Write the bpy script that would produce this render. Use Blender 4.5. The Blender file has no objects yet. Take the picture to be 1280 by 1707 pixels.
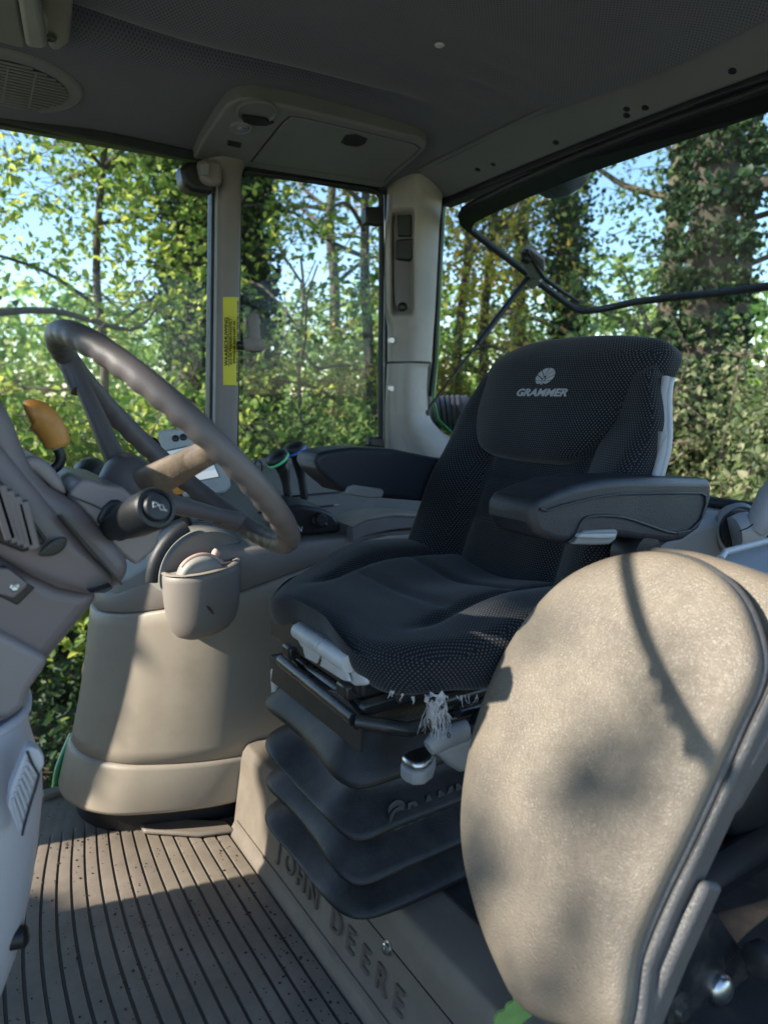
import bpy, bmesh, math, random
import numpy as np
from mathutils import Vector, Matrix
R = math.radians
sc = bpy.context.scene
COL = sc.collection

# ------------------------------------------------------------------ camera, sky, sun, exposure
YAW, PITCH, FPX = R(33), R(9.7), 1184.0
CAM = Vector((0, 0, 1.0))
cam_d = bpy.data.cameras.new('camera')
cam = bpy.data.objects.new('camera', cam_d); COL.objects.link(cam)
cam.location = CAM
cam.rotation_euler = (R(90) - PITCH, 0, -YAW)
cam_d.sensor_fit = 'VERTICAL'; cam_d.sensor_height = 36; cam_d.sensor_width = 27
cam_d.lens = FPX / 1707 * 36
cam_d.clip_start = 0.02; cam_d.clip_end = 800
cam_d.dof.use_dof = True; cam_d.dof.focus_distance = 1.2; cam_d.dof.aperture_fstop = 4.6
sc.camera = cam

SUN_DIR = Vector((-.90, .25, .557)).normalized()      # towards the sun
SUN_EL = math.asin(SUN_DIR.z)
world = bpy.data.worlds.new('World'); sc.world = world; world.use_nodes = True
wn = world.node_tree.nodes; wl = world.node_tree.links
sky = wn.new('ShaderNodeTexSky'); sky.sky_type = 'NISHITA'; sky.sun_disc = False
sky.sun_elevation = SUN_EL; sky.sun_rotation = math.atan2(SUN_DIR.x, SUN_DIR.y)
sky.air_density = 1.0; sky.dust_density = 0.15; sky.ozone_density = 3.5
wn['Background'].inputs[1].default_value = 0.13
wl.new(sky.outputs[0], wn['Background'].inputs[0])
sun_d = bpy.data.lights.new('sun', 'SUN'); sun_d.energy = 3.4; sun_d.angle = R(.55); sun_d.color = (1, .92, .81)
sun = bpy.data.objects.new('sun', sun_d); COL.objects.link(sun)
sun.rotation_euler = (-SUN_DIR).to_track_quat('-Z', 'Y').to_euler()
sc.view_settings.view_transform = 'Standard'; sc.view_settings.look = 'None'
sc.view_settings.gamma = 1; sc.view_settings.use_curve_mapping = False
sc.view_settings.exposure = 1.5
sc.cycles.use_denoising = True
sc.cycles.max_bounces = 10; sc.cycles.transparent_max_bounces = 16; sc.cycles.diffuse_bounces = 5
sc.cycles.sample_clamp_indirect = 6

# ------------------------------------------------------------------ measuring helpers (points of the place read off along a sight line)
_f = Vector((math.sin(YAW) * math.cos(PITCH), math.cos(YAW) * math.cos(PITCH), -math.sin(PITCH)))
_r = Vector((math.cos(YAW), -math.sin(YAW), 0)); _u = _r.cross(_f)
def ray(x, y): return _f + _r * ((x - 640) / FPX) - _u * ((y - 853.5) / FPX)
def at(x, y, X=None, Y=None, Z=None):
    d = ray(x, y)
    t = X / d.x if X is not None else Y / d.y if Y is not None else (Z - 1.0) / d.z
    return CAM + d * t
def atp(x, y, o, n):
    d = ray(x, y); return CAM + d * ((o - CAM).dot(n) / d.dot(n))

# ------------------------------------------------------------------ scene-graph helpers
OFF = {}
def tag(o, label=None, cat=None, group=None, kind=None):
    if label: o['label'] = label
    if cat: o['category'] = cat
    if group: o['group'] = group
    if kind: o['kind'] = kind
    return o
def thing(name, loc, label, cat, group=None, kind=None):
    o = bpy.data.objects.new(name, None); COL.objects.link(o); o.location = loc; o.empty_display_size = .05
    OFF[o.name] = Vector(loc)
    return tag(o, label, cat, group, kind)
def mk(name, verts, faces, mat, parent=None, smooth=True, uv=None, label=None, loc=None):
    off = OFF[parent.name] if parent else (Vector(loc) if loc is not None else Vector((0, 0, 0)))
    me = bpy.data.meshes.new(name)
    me.from_pydata([tuple(Vector(v) - off) for v in verts], [], faces)
    me.update()
    if uv is not None:
        l = me.uv_layers.new(name='UVMap')
        for lp in me.loops: l.data[lp.index].uv = uv[lp.vertex_index]
    if smooth:
        for p in me.polygons: p.use_smooth = True
    return link(name, me, mat, parent, label, off)
def link(name, me, mat, parent, label=None, off=None):
    o = bpy.data.objects.new(name, me); COL.objects.link(o)
    if mat: me.materials.append(mat)
    if parent: o.parent = parent
    elif off is not None: o.location = off
    OFF[o.name] = off if off is not None else Vector((0, 0, 0))
    if label: o['label'] = label
    return o
def fixn(o):
    bm = bmesh.new(); bm.from_mesh(o.data); bmesh.ops.recalc_face_normals(bm, faces=bm.faces); bm.to_mesh(o.data); bm.free(); return o
def bevel(o, w, seg=3, ang=35):
    m = o.modifiers.new('bevel', 'BEVEL'); m.width = w; m.segments = seg; m.limit_method = 'ANGLE'; m.angle_limit = R(ang)
    m.use_clamp_overlap = True
    return o
def smooth_by(o, ang=35):
    try:
        o.data.set_sharp_from_angle(angle=R(ang))
    except Exception: pass
    return o
def prism(name, pts, vec, mat, parent=None, bw=.004, seg=3, label=None, loc=None):
    pts = [Vector(p) for p in pts]; vec = Vector(vec); n = len(pts)
    V = pts + [p + vec for p in pts]
    F = [list(range(n)), list(range(2 * n - 1, n - 1, -1))] + [[i, (i + 1) % n, n + (i + 1) % n, n + i] for i in range(n)]
    o = fixn(mk(name, V, F, mat, parent, True, label=label, loc=loc))
    if bw: bevel(o, bw, seg)
    smooth_by(o, 30)
    return o
def box(name, c, s, mat, parent=None, rot=None, bw=.003, label=None, seg=2, loc=None):
    c = Vector(c); M = rot.to_matrix() if rot is not None and hasattr(rot, 'to_matrix') else (rot or Matrix.Identity(3))
    h = [x / 2 for x in s]
    base = [c + M @ Vector((sx * h[0], sy * h[1], -h[2])) for sx, sy in ((-1, -1), (1, -1), (1, 1), (-1, 1))]
    return prism(name, base, M @ Vector((0, 0, s[2])), mat, parent, bw, seg, label, loc)
def catmull(P, n=8, closed=False):
    P = [Vector(p) for p in P]; out = []; m = len(P)
    rng = range(m) if closed else range(m - 1)
    for i in rng:
        if closed: a, b, c, d = P[(i - 1) % m], P[i], P[(i + 1) % m], P[(i + 2) % m]
        else: a, b, c, d = P[max(i - 1, 0)], P[i], P[i + 1], P[min(i + 2, m - 1)]
        for k in range(n):
            t = k / n
            out.append(.5 * ((2 * b) + (c - a) * t + (2 * a - 5 * b + 4 * c - d) * t * t + (3 * b - a - 3 * c + d) * t ** 3))
    if not closed: out.append(P[-1])
    return out
def tube(name, path, rad, mat, parent=None, seg=12, closed=False, cap=True, label=None, squash=None, up=None, loc=None):
    P = [Vector(p) for p in path]; n = len(P)
    rr = rad if isinstance(rad, (list, tuple)) else [rad] * n
    V = []; F = []; nrm = None
    for i in range(n):
        if closed: t = P[(i + 1) % n] - P[(i - 1) % n]
        else: t = P[min(i + 1, n - 1)] - P[max(i - 1, 0)]
        t.normalize()
        if up is not None: a = Vector(up) - t * Vector(up).dot(t)
        elif nrm is None: a = t.orthogonal()
        else: a = nrm - t * nrm.dot(t)
        a.normalize(); nrm = a; b = t.cross(a)
        for k in range(seg):
            th = 2 * math.pi * k / seg
            V.append(P[i] + (a * math.cos(th) * (squash or 1) + b * math.sin(th)) * rr[i])
    m = n if closed else n - 1
    for i in range(m):
        for k in range(seg):
            j = (i + 1) % n
            F.append([i * seg + k, i * seg + (k + 1) % seg, j * seg + (k + 1) % seg, j * seg + k])
    if cap and not closed:
        F.append(list(range(seg))[::-1]); F.append([(n - 1) * seg + k for k in range(seg)])
    o = fixn(mk(name, V, F, mat, parent, True, label=label, loc=loc)); smooth_by(o, 50)
    return o
def lathe(name, org, axis, prof, mat, parent=None, seg=28, label=None, loc=None, sharp=40):
    org = Vector(org); z = Vector(axis).normalized(); x = z.orthogonal().normalized(); y = z.cross(x)
    V = []; F = []
    for (r, h) in prof:
        for k in range(seg):
            th = 2 * math.pi * k / seg
            V.append(org + z * h + (x * math.cos(th) + y * math.sin(th)) * max(r, 1e-4))
    for i in range(len(prof) - 1):
        for k in range(seg):
            F.append([i * seg + k, i * seg + (k + 1) % seg, (i + 1) * seg + (k + 1) % seg, (i + 1) * seg + k])
    F.append(list(range(seg))[::-1]); F.append([(len(prof) - 1) * seg + k for k in range(seg)])
    o = fixn(mk(name, V, F, mat, parent, True, label=label, loc=loc)); smooth_by(o, sharp)
    return o
def grid(name, fn, nu, nv, mat, parent=None, uv=None, closed_u=False, label=None, capv=False, loc=None, normals=True):
    V = []; UV = []; F = []
    for j in range(nv):
        for i in range(nu):
            a = i / (nu if closed_u else nu - 1); b = j / (nv - 1)
            V.append(fn(a, b)); UV.append(uv(a, b) if uv else (a, b))
    for j in range(nv - 1):
        for i in range(nu if closed_u else nu - 1):
            k = (i + 1) % nu
            F.append([j * nu + i, j * nu + k, (j + 1) * nu + k, (j + 1) * nu + i])
    if capv:
        F.append(list(range(nu))[::-1]); F.append([(nv - 1) * nu + i for i in range(nu)])
    o = mk(name, V, F, mat, parent, True, uv=UV, label=label, loc=loc)
    return fixn(o) if normals else o
def resample(P, n):
    P = [Vector(p) for p in P]; Q = P + [P[0]]
    d = [0]
    for i in range(len(P)): d.append(d[-1] + (Q[i + 1] - Q[i]).length)
    out = []; k = 0
    for i in range(n):
        s = d[-1] * i / n
        while d[k + 1] < s: k += 1
        t = (s - d[k]) / max(d[k + 1] - d[k], 1e-9); out.append(Q[k].lerp(Q[k + 1], t))
    return out
def pad(name, outline, nrm, T, mat, parent=None, n=96, rings=14, p=2.6, back=.0, smoothed=True, label=None, warp=None, edge=0.0, loc=None):
    """soft cushion: outline (3-D points in a plane), puffed out by T along nrm; edge = straight side wall; back = puff to the rear"""
    nrm = Vector(nrm).normalized()
    O = resample(catmull(outline, 6, True) if smoothed else outline, n)
    c = sum(O, Vector()) / n
    e1 = (O[0] - c).normalized(); e1 = (e1 - nrm * e1.dot(nrm)).normalized(); e2 = nrm.cross(e1)
    V = []; UV = []; F = []
    prof = []
    for i in range(rings + 1):
        a = (i / rings) * math.pi / 2
        s = math.sin(a) ** (2 / p) if i else 0
        h = math.cos(a) ** (2 / p)
        prof.append((s, h))
    layers = [(s, edge + T * h) for s, h in prof] + [(1.0, 0.0 if edge else -1e-4)]
    if back: layers += [(s, -back * h) for s, h in prof[::-1]][1:]
    else: layers += [(.97, -.002), (0, -.002)]
    for s, h in layers:
        for q in O:
            w = c + (q - c) * s + nrm * h
            V.append(warp(w) if warp else w); d = (q - c) * s
            UV.append((d.dot(e1) + (.0 if h >= 0 else .3), d.dot(e2)))
    for i in range(len(layers) - 1):
        for k in range(n):
            F.append([i * n + k, i * n + (k + 1) % n, (i + 1) * n + (k + 1) % n, (i + 1) * n + k])
    o = fixn(mk(name, V, F, mat, parent, True, uv=UV, label=label, loc=loc))
    bm = bmesh.new(); bm.from_mesh(o.data); bmesh.ops.remove_doubles(bm, verts=bm.verts, dist=1e-5)
    bmesh.ops.recalc_face_normals(bm, faces=bm.faces); bm.to_mesh(o.data); bm.free()
    return o
def text(name, s, size, org, ex, ey, mat, parent, depth=.0006, shear=0, fat=0, space=1.0, align='CENTER', label=None, line=1.0, sx=1.0, warp=None):
    c = bpy.data.curves.new(name + '_c', 'FONT'); c.body = s; c.size = size; c.extrude = depth / 2; c.shear = shear; c.offset = fat * size
    c.space_character = space; c.align_x = align; c.align_y = 'CENTER'; c.space_line = line; c.resolution_u = 3
    t = bpy.data.objects.new('tmp', c); COL.objects.link(t)
    dg = bpy.context.evaluated_depsgraph_get(); me = bpy.data.meshes.new_from_object(t.evaluated_get(dg))
    bpy.data.objects.remove(t); bpy.data.curves.remove(c)
    ex = Vector(ex).normalized(); ey = Vector(ey).normalized(); ez = ex.cross(ey)
    off = OFF[parent.name]
    for v in me.vertices:
        w = Vector(org) + ex * v.co.x * sx + ey * v.co.y + ez * v.co.z
        v.co = (warp(w) if warp else w) - off
    me.name = name; me.materials.clear()
    return link(name, me, mat, parent, label, off)

# ------------------------------------------------------------------ materials
def nmat(name):
    m = bpy.data.materials.new(name); m.use_nodes = True; nt = m.node_tree
    return m, nt, nt.nodes['Principled BSDF']
def pm(name, col, rough=.5, var=.12, vs=6, bump=0, bs=400, metal=0, dirt=None, dirt_amt=.5, ds=3.0, spec=.5, coat=0):
    m, nt, b = nmat(name); N = nt.nodes; L = nt.links
    tc = N.new('ShaderNodeTexCoord')
    n1 = N.new('ShaderNodeTexNoise'); n1.inputs['Scale'].default_value = vs; n1.inputs['Detail'].default_value = 5
    L.new(tc.outputs['Object'], n1.inputs['Vector'])
    cr = N.new('ShaderNodeValToRGB'); e = cr.color_ramp.elements
    e[0].position = .3; e[1].position = .7
    e[0].color = (*[c * (1 - var) for c in col], 1); e[1].color = (*[min(1, c * (1 + var)) for c in col], 1)
    L.new(n1.outputs['Fac'], cr.inputs['Fac']); out = cr.outputs['Color']
    if dirt:
        n2 = N.new('ShaderNodeTexNoise'); n2.inputs['Scale'].default_value = ds; n2.inputs['Detail'].default_value = 8; n2.inputs['Roughness'].default_value = .7
        L.new(tc.outputs['Object'], n2.inputs['Vector'])
        r2 = N.new('ShaderNodeValToRGB'); r2.color_ramp.elements[0].position = .5; r2.color_ramp.elements[1].position = .72
        r2.color_ramp.elements[1].color = (dirt_amt,) * 3 + (1,)
        L.new(n2.outputs['Fac'], r2.inputs['Fac'])
        mx = N.new('ShaderNodeMix'); mx.data_type = 'RGBA'; L.new(r2.outputs['Color'], mx.inputs['Factor'])
        L.new(out, mx.inputs['A']); mx.inputs['B'].default_value = (*dirt, 1); out = mx.outputs['Result']
    L.new(out, b.inputs['Base Color'])
    nr = N.new('ShaderNodeMapRange'); nr.inputs['To Min'].default_value = max(0, rough - .1); nr.inputs['To Max'].default_value = min(1, rough + .1)
    n3 = N.new('ShaderNodeTexNoise'); n3.inputs['Scale'].default_value = 22; n3.inputs['Detail'].default_value = 6
    L.new(tc.outputs['Object'], n3.inputs['Vector']); L.new(n3.outputs['Fac'], nr.inputs['Value']); L.new(nr.outputs['Result'], b.inputs['Roughness'])
    b.inputs['Metallic'].default_value = metal; b.inputs['Specular IOR Level'].default_value = spec; b.inputs['Coat Weight'].default_value = coat
    if bump:
        n4 = N.new('ShaderNodeTexNoise'); n4.inputs['Scale'].default_value = bs; n4.inputs['Detail'].default_value = 2
        L.new(tc.outputs['Object'], n4.inputs['Vector'])
        bp = N.new('ShaderNodeBump'); bp.inputs['Strength'].default_value = bump; bp.inputs['Distance'].default_value = .001
        L.new(n4.outputs['Fac'], bp.inputs['Height']); L.new(bp.outputs['Normal'], b.inputs['Normal'])
    return m
def fabric(name, base, dot, sp, thr, coord='UV', sxy=(1, 1), rot=45, rough=.85, bump=.4, invert=False):
    m, nt, b = nmat(name); N = nt.nodes; L = nt.links
    tc = N.new('ShaderNodeTexCoord'); mp = N.new('ShaderNodeMapping')
    mp.inputs['Rotation'].default_value = (0, 0, R(rot)); mp.inputs['Scale'].default_value = (1, 1, 1)
    m0 = N.new('ShaderNodeMapping'); m0.inputs['Scale'].default_value = (sxy[0] / sp, sxy[1] / sp, 1)
    L.new(tc.outputs[coord], m0.inputs['Vector']); L.new(m0.outputs['Vector'], mp.inputs['Vector'])
    v = N.new('ShaderNodeTexVoronoi'); v.voronoi_dimensions = '2D'; v.inputs['Randomness'].default_value = .06; v.inputs['Scale'].default_value = 1
    L.new(mp.outputs['Vector'], v.inputs['Vector'])
    cr = N.new('ShaderNodeValToRGB'); cr.color_ramp.elements[0].position = thr; cr.color_ramp.elements[1].position = thr + .1
    cr.color_ramp.elements[0].color = (1, 1, 1, 1); cr.color_ramp.elements[1].color = (0, 0, 0, 1)
    L.new(v.outputs['Distance'], cr.inputs['Fac'])
    nz = N.new('ShaderNodeTexNoise'); nz.inputs['Scale'].default_value = 9; nz.inputs['Detail'].default_value = 6
    L.new(tc.outputs['Object'], nz.inputs['Vector'])
    rm = N.new('ShaderNodeMapRange'); rm.inputs['From Min'].default_value = .3; rm.inputs['From Max'].default_value = .7
    rm.inputs['To Min'].default_value = .55; rm.inputs['To Max'].default_value = 1.0
    L.new(nz.outputs['Fac'], rm.inputs['Value'])
    ml = N.new('ShaderNodeMath'); ml.operation = 'MULTIPLY'; L.new(cr.outputs['Color'], ml.inputs[0]); L.new(rm.outputs['Result'], ml.inputs[1])
    mx = N.new('ShaderNodeMix'); mx.data_type = 'RGBA'; L.new(ml.outputs[0], mx.inputs['Factor'])
    mx.inputs['A'].default_value = (*base, 1); mx.inputs['B'].default_value = (*dot, 1)
    L.new(mx.outputs['Result'], b.inputs['Base Color']); b.inputs['Roughness'].default_value = rough
    b.inputs['Sheen Weight'].default_value = .15; b.inputs['Specular IOR Level'].default_value = .25
    bp = N.new('ShaderNodeBump'); bp.inputs['Strength'].default_value = bump; bp.inputs['Distance'].default_value = .0008
    bp.invert = not invert
    L.new(v.outputs['Distance'], bp.inputs['Height']); L.new(bp.outputs['Normal'], b.inputs['Normal'])
    return m
def leather(name, col, dark, scale=260):
    m, nt, b = nmat(name); N = nt.nodes; L = nt.links
    tc = N.new('ShaderNodeTexCoord')
    wz = N.new('ShaderNodeTexNoise'); wz.inputs['Scale'].default_value = 40; L.new(tc.outputs['Object'], wz.inputs['Vector'])
    mxv = N.new('ShaderNodeVectorMath'); mxv.operation = 'MULTIPLY_ADD'; mxv.inputs[1].default_value = (.012,) * 3
    L.new(wz.outputs['Color'], mxv.inputs[0]); L.new(tc.outputs['Object'], mxv.inputs[2])
    v = N.new('ShaderNodeTexVoronoi'); v.feature = 'DISTANCE_TO_EDGE'; v.inputs['Scale'].default_value = scale
    L.new(mxv.outputs[0], v.inputs['Vector'])
    n0 = N.new('ShaderNodeTexNoise'); n0.inputs['Scale'].default_value = scale * .9; n0.inputs['Detail'].default_value = 3
    L.new(tc.outputs['Object'], n0.inputs['Vector'])
    ad = N.new('ShaderNodeMath'); ad.operation = 'MULTIPLY_ADD'; ad.inputs[1].default_value = 1.6
    sm = N.new('ShaderNodeMath'); sm.operation = 'MINIMUM'; sm.inputs[1].default_value = .28
    L.new(v.outputs['Distance'], sm.inputs[0]); L.new(sm.outputs[0], ad.inputs[0]); L.new(n0.outputs['Fac'], ad.inputs[2])
    bp = N.new('ShaderNodeBump'); bp.inputs['Strength'].default_value = .7; bp.inputs['Distance'].default_value = .0009
    L.new(ad.outputs[0], bp.inputs['Height']); L.new(bp.outputs['Normal'], b.inputs['Normal'])
    n1 = N.new('ShaderNodeTexNoise'); n1.inputs['Scale'].default_value = 7; n1.inputs['Detail'].default_value = 9; n1.inputs['Roughness'].default_value = .65
    L.new(tc.outputs['Object'], n1.inputs['Vector'])
    cr = N.new('ShaderNodeValToRGB'); cr.color_ramp.elements[0].position = .44; cr.color_ramp.elements[1].position = .70
    cr.color_ramp.elements[0].color = (*col, 1); cr.color_ramp.elements[1].color = (*dark, 1)
    L.new(n1.outputs['Fac'], cr.inputs['Fac'])
    # black grime caught in the grain in patches
    n2 = N.new('ShaderNodeTexNoise'); n2.inputs['Scale'].default_value = 5.5; n2.inputs['Detail'].default_value = 4
    mp2 = N.new('ShaderNodeMapping'); mp2.inputs['Location'].default_value = (3.1, 1.7, .4); L.new(tc.outputs['Object'], mp2.inputs['Vector']); L.new(mp2.outputs['Vector'], n2.inputs['Vector'])
    r2 = N.new('ShaderNodeMapRange'); r2.inputs['From Min'].default_value = .55; r2.inputs['From Max'].default_value = .75; L.new(n2.outputs['Fac'], r2.inputs['Value'])
    r3 = N.new('ShaderNodeMapRange'); r3.inputs['From Min'].default_value = .0; r3.inputs['From Max'].default_value = .25; r3.inputs['To Min'].default_value = 1; r3.inputs['To Max'].default_value = 0
    L.new(v.outputs['Distance'], r3.inputs['Value'])
    m2 = N.new('ShaderNodeMath'); m2.operation = 'MULTIPLY'; L.new(r2.outputs['Result'], m2.inputs[0]); L.new(r3.outputs['Result'], m2.inputs[1])
    mx = N.new('ShaderNodeMix'); mx.data_type = 'RGBA'; L.new(m2.outputs[0], mx.inputs['Factor']); L.new(cr.outputs['Color'], mx.inputs['A']); mx.inputs['B'].default_value = (.05, .045, .04, 1)
    L.new(mx.outputs['Result'], b.inputs['Base Color'])
    b.inputs['Roughness'].default_value = .46
    return m
def leafmat(name, c1, c2, c3, trans=.45):
    m, nt, b = nmat(name); N = nt.nodes; L = nt.links
    g = N.new('ShaderNodeNewGeometry'); cr = N.new('ShaderNodeValToRGB'); e = cr.color_ramp.elements
    e[0].color = (*c1, 1); e[1].color = (*c3, 1); e[0].position = 0; e[1].position = 1
    k = e.new(.55); k.color = (*c2, 1)
    L.new(g.outputs['Random Per Island'], cr.inputs['Fac'])
    L.new(cr.outputs['Color'], b.inputs['Base Color']); b.inputs['Roughness'].default_value = .5; b.inputs['Specular IOR Level'].default_value = .35
    t = N.new('ShaderNodeBsdfTranslucent')
    hs = N.new('ShaderNodeHueSaturation'); hs.inputs['Value'].default_value = 1.9; hs.inputs['Hue'].default_value = .485; L.new(cr.outputs['Color'], hs.inputs['Color']); L.new(hs.outputs['Color'], t.inputs['Color'])
    mx = N.new('ShaderNodeMixShader'); mx.inputs['Fac'].default_value = trans
    L.new(b.outputs[0], mx.inputs[1]); L.new(t.outputs[0], mx.inputs[2]); L.new(mx.outputs[0], N['Material Output'].inputs['Surface'])
    return m
def glassmat(name, tint, haze=.0, scratch=False):
    m, nt, b = nmat(name); N = nt.nodes; L = nt.links; N.remove(b)
    tr = N.new('ShaderNodeBsdfTransparent'); tr.inputs['Color'].default_value = (*tint, 1)
    gl = N.new('ShaderNodeBsdfGlossy'); gl.inputs['Roughness'].default_value = .02
    fr = N.new('ShaderNodeFresnel'); fr.inputs['IOR'].default_value = 1.32
    mx = N.new('ShaderNodeMixShader'); L.new(fr.outputs[0], mx.inputs['Fac']); L.new(tr.outputs[0], mx.inputs[1]); L.new(gl.outputs[0], mx.inputs[2])
    df = N.new('ShaderNodeBsdfDiffuse'); df.inputs['Color'].default_value = (.62, .6, .55, 1)
    m2 = N.new('ShaderNodeMixShader'); L.new(mx.outputs[0], m2.inputs[1]); L.new(df.outputs[0], m2.inputs[2])
    tc = N.new('ShaderNodeTexCoord'); mp = N.new('ShaderNodeMapping'); mp.inputs['Scale'].default_value = (1, 1, 1) if not scratch else (3, 14, 14)
    mp.inputs['Rotation'].default_value = (0, .3, .35)
    nz = N.new('ShaderNodeTexNoise'); nz.inputs['Scale'].default_value = 5; nz.inputs['Detail'].default_value = 10; nz.inputs['Roughness'].default_value = .75
    L.new(tc.outputs['Object'], mp.inputs['Vector']); L.new(mp.outputs['Vector'], nz.inputs['Vector'])
    rg = N.new('ShaderNodeMapRange'); rg.inputs['From Min'].default_value = .42; rg.inputs['From Max'].default_value = .8; rg.inputs['To Min'].default_value = haze * .3; rg.inputs['To Max'].default_value = haze * 2.2
    L.new(nz.outputs['Fac'], rg.inputs['Value']); L.new(rg.outputs['Result'], m2.inputs['Fac'])
    L.new(m2.outputs[0], N['Material Output'].inputs['Surface'])
    return m
def screenmat():
    m, nt, b = nmat('display_screen'); N = nt.nodes; L = nt.links
    b.inputs['Base Color'].default_value = (.02, .03, .04, 1); b.inputs['Roughness'].default_value = .15
    tc = N.new('ShaderNodeTexCoord'); sp = N.new('ShaderNodeSeparateXYZ'); L.new(tc.outputs['UV'], sp.inputs[0])
    def cmp(sock, a, c):
        x = N.new('ShaderNodeMath'); x.operation = 'COMPARE'; x.inputs[1].default_value = a; x.inputs[2].default_value = c; L.new(sock, x.inputs[0]); return x.outputs[0]
    bx = N.new('ShaderNodeMix'); bx.data_type = 'RGBA'; bx.inputs['A'].default_value = (.50, .68, .80, 1); bx.inputs['B'].default_value = (.10, .50, .42, 1)
    a = N.new('ShaderNodeMath'); a.operation = 'MULTIPLY'; L.new(cmp(sp.outputs[0], .45, .3), a.inputs[0]); L.new(cmp(sp.outputs[1], .62, .16), a.inputs[1]); L.new(a.outputs[0], bx.inputs['Factor'])
    b2 = N.new('ShaderNodeMix'); b2.data_type = 'RGBA'; L.new(bx.outputs['Result'], b2.inputs['A']); b2.inputs['B'].default_value = (.75, .85, .92, 1)
    L.new(cmp(sp.outputs[1], .12, .1), b2.inputs['Factor'])
    L.new(b2.outputs['Result'], b.inputs['Emission Color']); b.inputs['Emission Strength'].default_value = .22
    return m
def floormat():
    m, nt, b = nmat('grooved_rubber'); N = nt.nodes; L = nt.links
    tc = N.new('ShaderNodeTexCoord')
    n1 = N.new('ShaderNodeTexNoise'); n1.inputs['Scale'].default_value = 7; n1.inputs['Detail'].default_value = 9; n1.inputs['Roughness'].default_value = .7; L.new(tc.outputs['Object'], n1.inputs['Vector'])
    cr = N.new('ShaderNodeValToRGB'); cr.color_ramp.elements[0].position = .3; cr.color_ramp.elements[1].position = .72
    cr.color_ramp.elements[0].color = (.16, .132, .104, 1); cr.color_ramp.elements[1].color = (.29, .242, .19, 1); L.new(n1.outputs['Fac'], cr.inputs['Fac'])
    v = N.new('ShaderNodeTexVoronoi'); v.inputs['Scale'].default_value = 95; L.new(tc.outputs['Object'], v.inputs['Vector'])
    n2 = N.new('ShaderNodeTexNoise'); n2.inputs['Scale'].default_value = 5; n2.inputs['Detail'].default_value = 3; L.new(tc.outputs['Object'], n2.inputs['Vector'])
    sz = N.new('ShaderNodeMath'); sz.operation = 'LESS_THAN'; L.new(v.outputs['Distance'], sz.inputs[0]); sz.inputs[1].default_value = .17
    pr = N.new('ShaderNodeSeparateColor'); L.new(v.outputs['Color'], pr.inputs[0])
    gt = N.new('ShaderNodeMath'); gt.operation = 'MULTIPLY_ADD'; gt.inputs[1].default_value = 1.9; gt.inputs[2].default_value = -.55; L.new(n2.outputs['Fac'], gt.inputs[0])
    ls = N.new('ShaderNodeMath'); ls.operation = 'LESS_THAN'; L.new(pr.outputs[0], ls.inputs[0]); L.new(gt.outputs[0], ls.inputs[1])
    mm = N.new('ShaderNodeMath'); mm.operation = 'MULTIPLY'; L.new(sz.outputs[0], mm.inputs[0]); L.new(ls.outputs[0], mm.inputs[1])
    mx = N.new('ShaderNodeMix'); mx.data_type = 'RGBA'; L.new(mm.outputs[0], mx.inputs['Factor']); L.new(cr.outputs['Color'], mx.inputs['A']); mx.inputs['B'].default_value = (.035, .03, .025, 1)
    sp = N.new('ShaderNodeSeparateXYZ'); L.new(tc.outputs['Object'], sp.inputs[0])
    gd = N.new('ShaderNodeMapRange'); gd.inputs['From Min'].default_value = -.0008; gd.inputs['From Max'].default_value = -.0035; L.new(sp.outputs[2], gd.inputs['Value'])
    m3 = N.new('ShaderNodeMix'); m3.data_type = 'RGBA'; L.new(gd.outputs['Result'], m3.inputs['Factor']); L.new(mx.outputs['Result'], m3.inputs['A']); m3.inputs['B'].default_value = (.055, .049, .044, 1)
    L.new(m3.outputs['Result'], b.inputs['Base Color']); b.inputs['Roughness'].default_value = .55
    return m

M = {}
M['fab'] = fabric('seat_fabric', (.0045, .0055, .0075), (.10, .115, .13), .0036, .17, sxy=(1.0, .72), rot=45)
M['head'] = fabric('headliner_fabric', (.115, .124, .142), (.038, .043, .05), .0056, .22, coord='UV', rot=45, rough=.9, bump=.3)
M['post'] = pm('post_plastic', (.38, .345, .31), .5, .08, 5, .25, 900, dirt=(.2, .17, .13), dirt_amt=.35)
M['trim'] = pm('roof_trim_plastic', (.16, .165, .162), .55, .06, 5, .25, 900)
M['body'] = pm('console_plastic', (.37, .315, .25), .42, .06, 4, .3, 900, dirt=(.22, .18, .13), dirt_amt=.4, ds=5)
M['upper'] = pm('console_upper_plastic', (.27, .235, .205), .45, .06, 5, .3, 900, dirt=(.33, .3, .26), dirt_amt=.3)
M['deck'] = pm('console_deck_plastic', (.21, .20, .18), .5, .08, 6, .3, 900, dirt=(.34, .32, .28), dirt_amt=.35)
M['riser'] = pm('riser_plastic', (.19, .158, .125), .5, .14, 6, .35, 600, dirt=(.33, .28, .215), dirt_amt=.55, ds=4)
M['letter'] = pm('shaded_letter_plastic', (.135, .11, .086), .5, .14, 6, .35, 600)  # letters share the riser plastic; darker tone stands in for their outline shadows
M['risertop'] = pm('riser_mat', (.034, .03, .027), .7, .2, 9, .4, 300, dirt=(.16, .13, .10), dirt_amt=.5)
M['bpost'] = pm('side_post_plastic', (.20, .172, .165), .5, .08, 5, .25, 900)
M['col'] = pm('column_plastic', (.138, .117, .120), .38, .08, 6, .25, 1000)
M['col2'] = pm('column_collar_plastic', (.205, .182, .184), .42, .06, 6, .25, 1000)
M['colw'] = pm('skylit_base_plastic', (.46, .465, .50), .45, .05, 5, .25, 900, dirt=(.3, .28, .25), dirt_amt=.3)  # bluish tint puts sky light into the colour of grey-beige plastic
M['wheel'] = pm('wheel_grip', (.112, .095, .091), .48, .12, 10, .35, 700, spec=.6)
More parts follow.
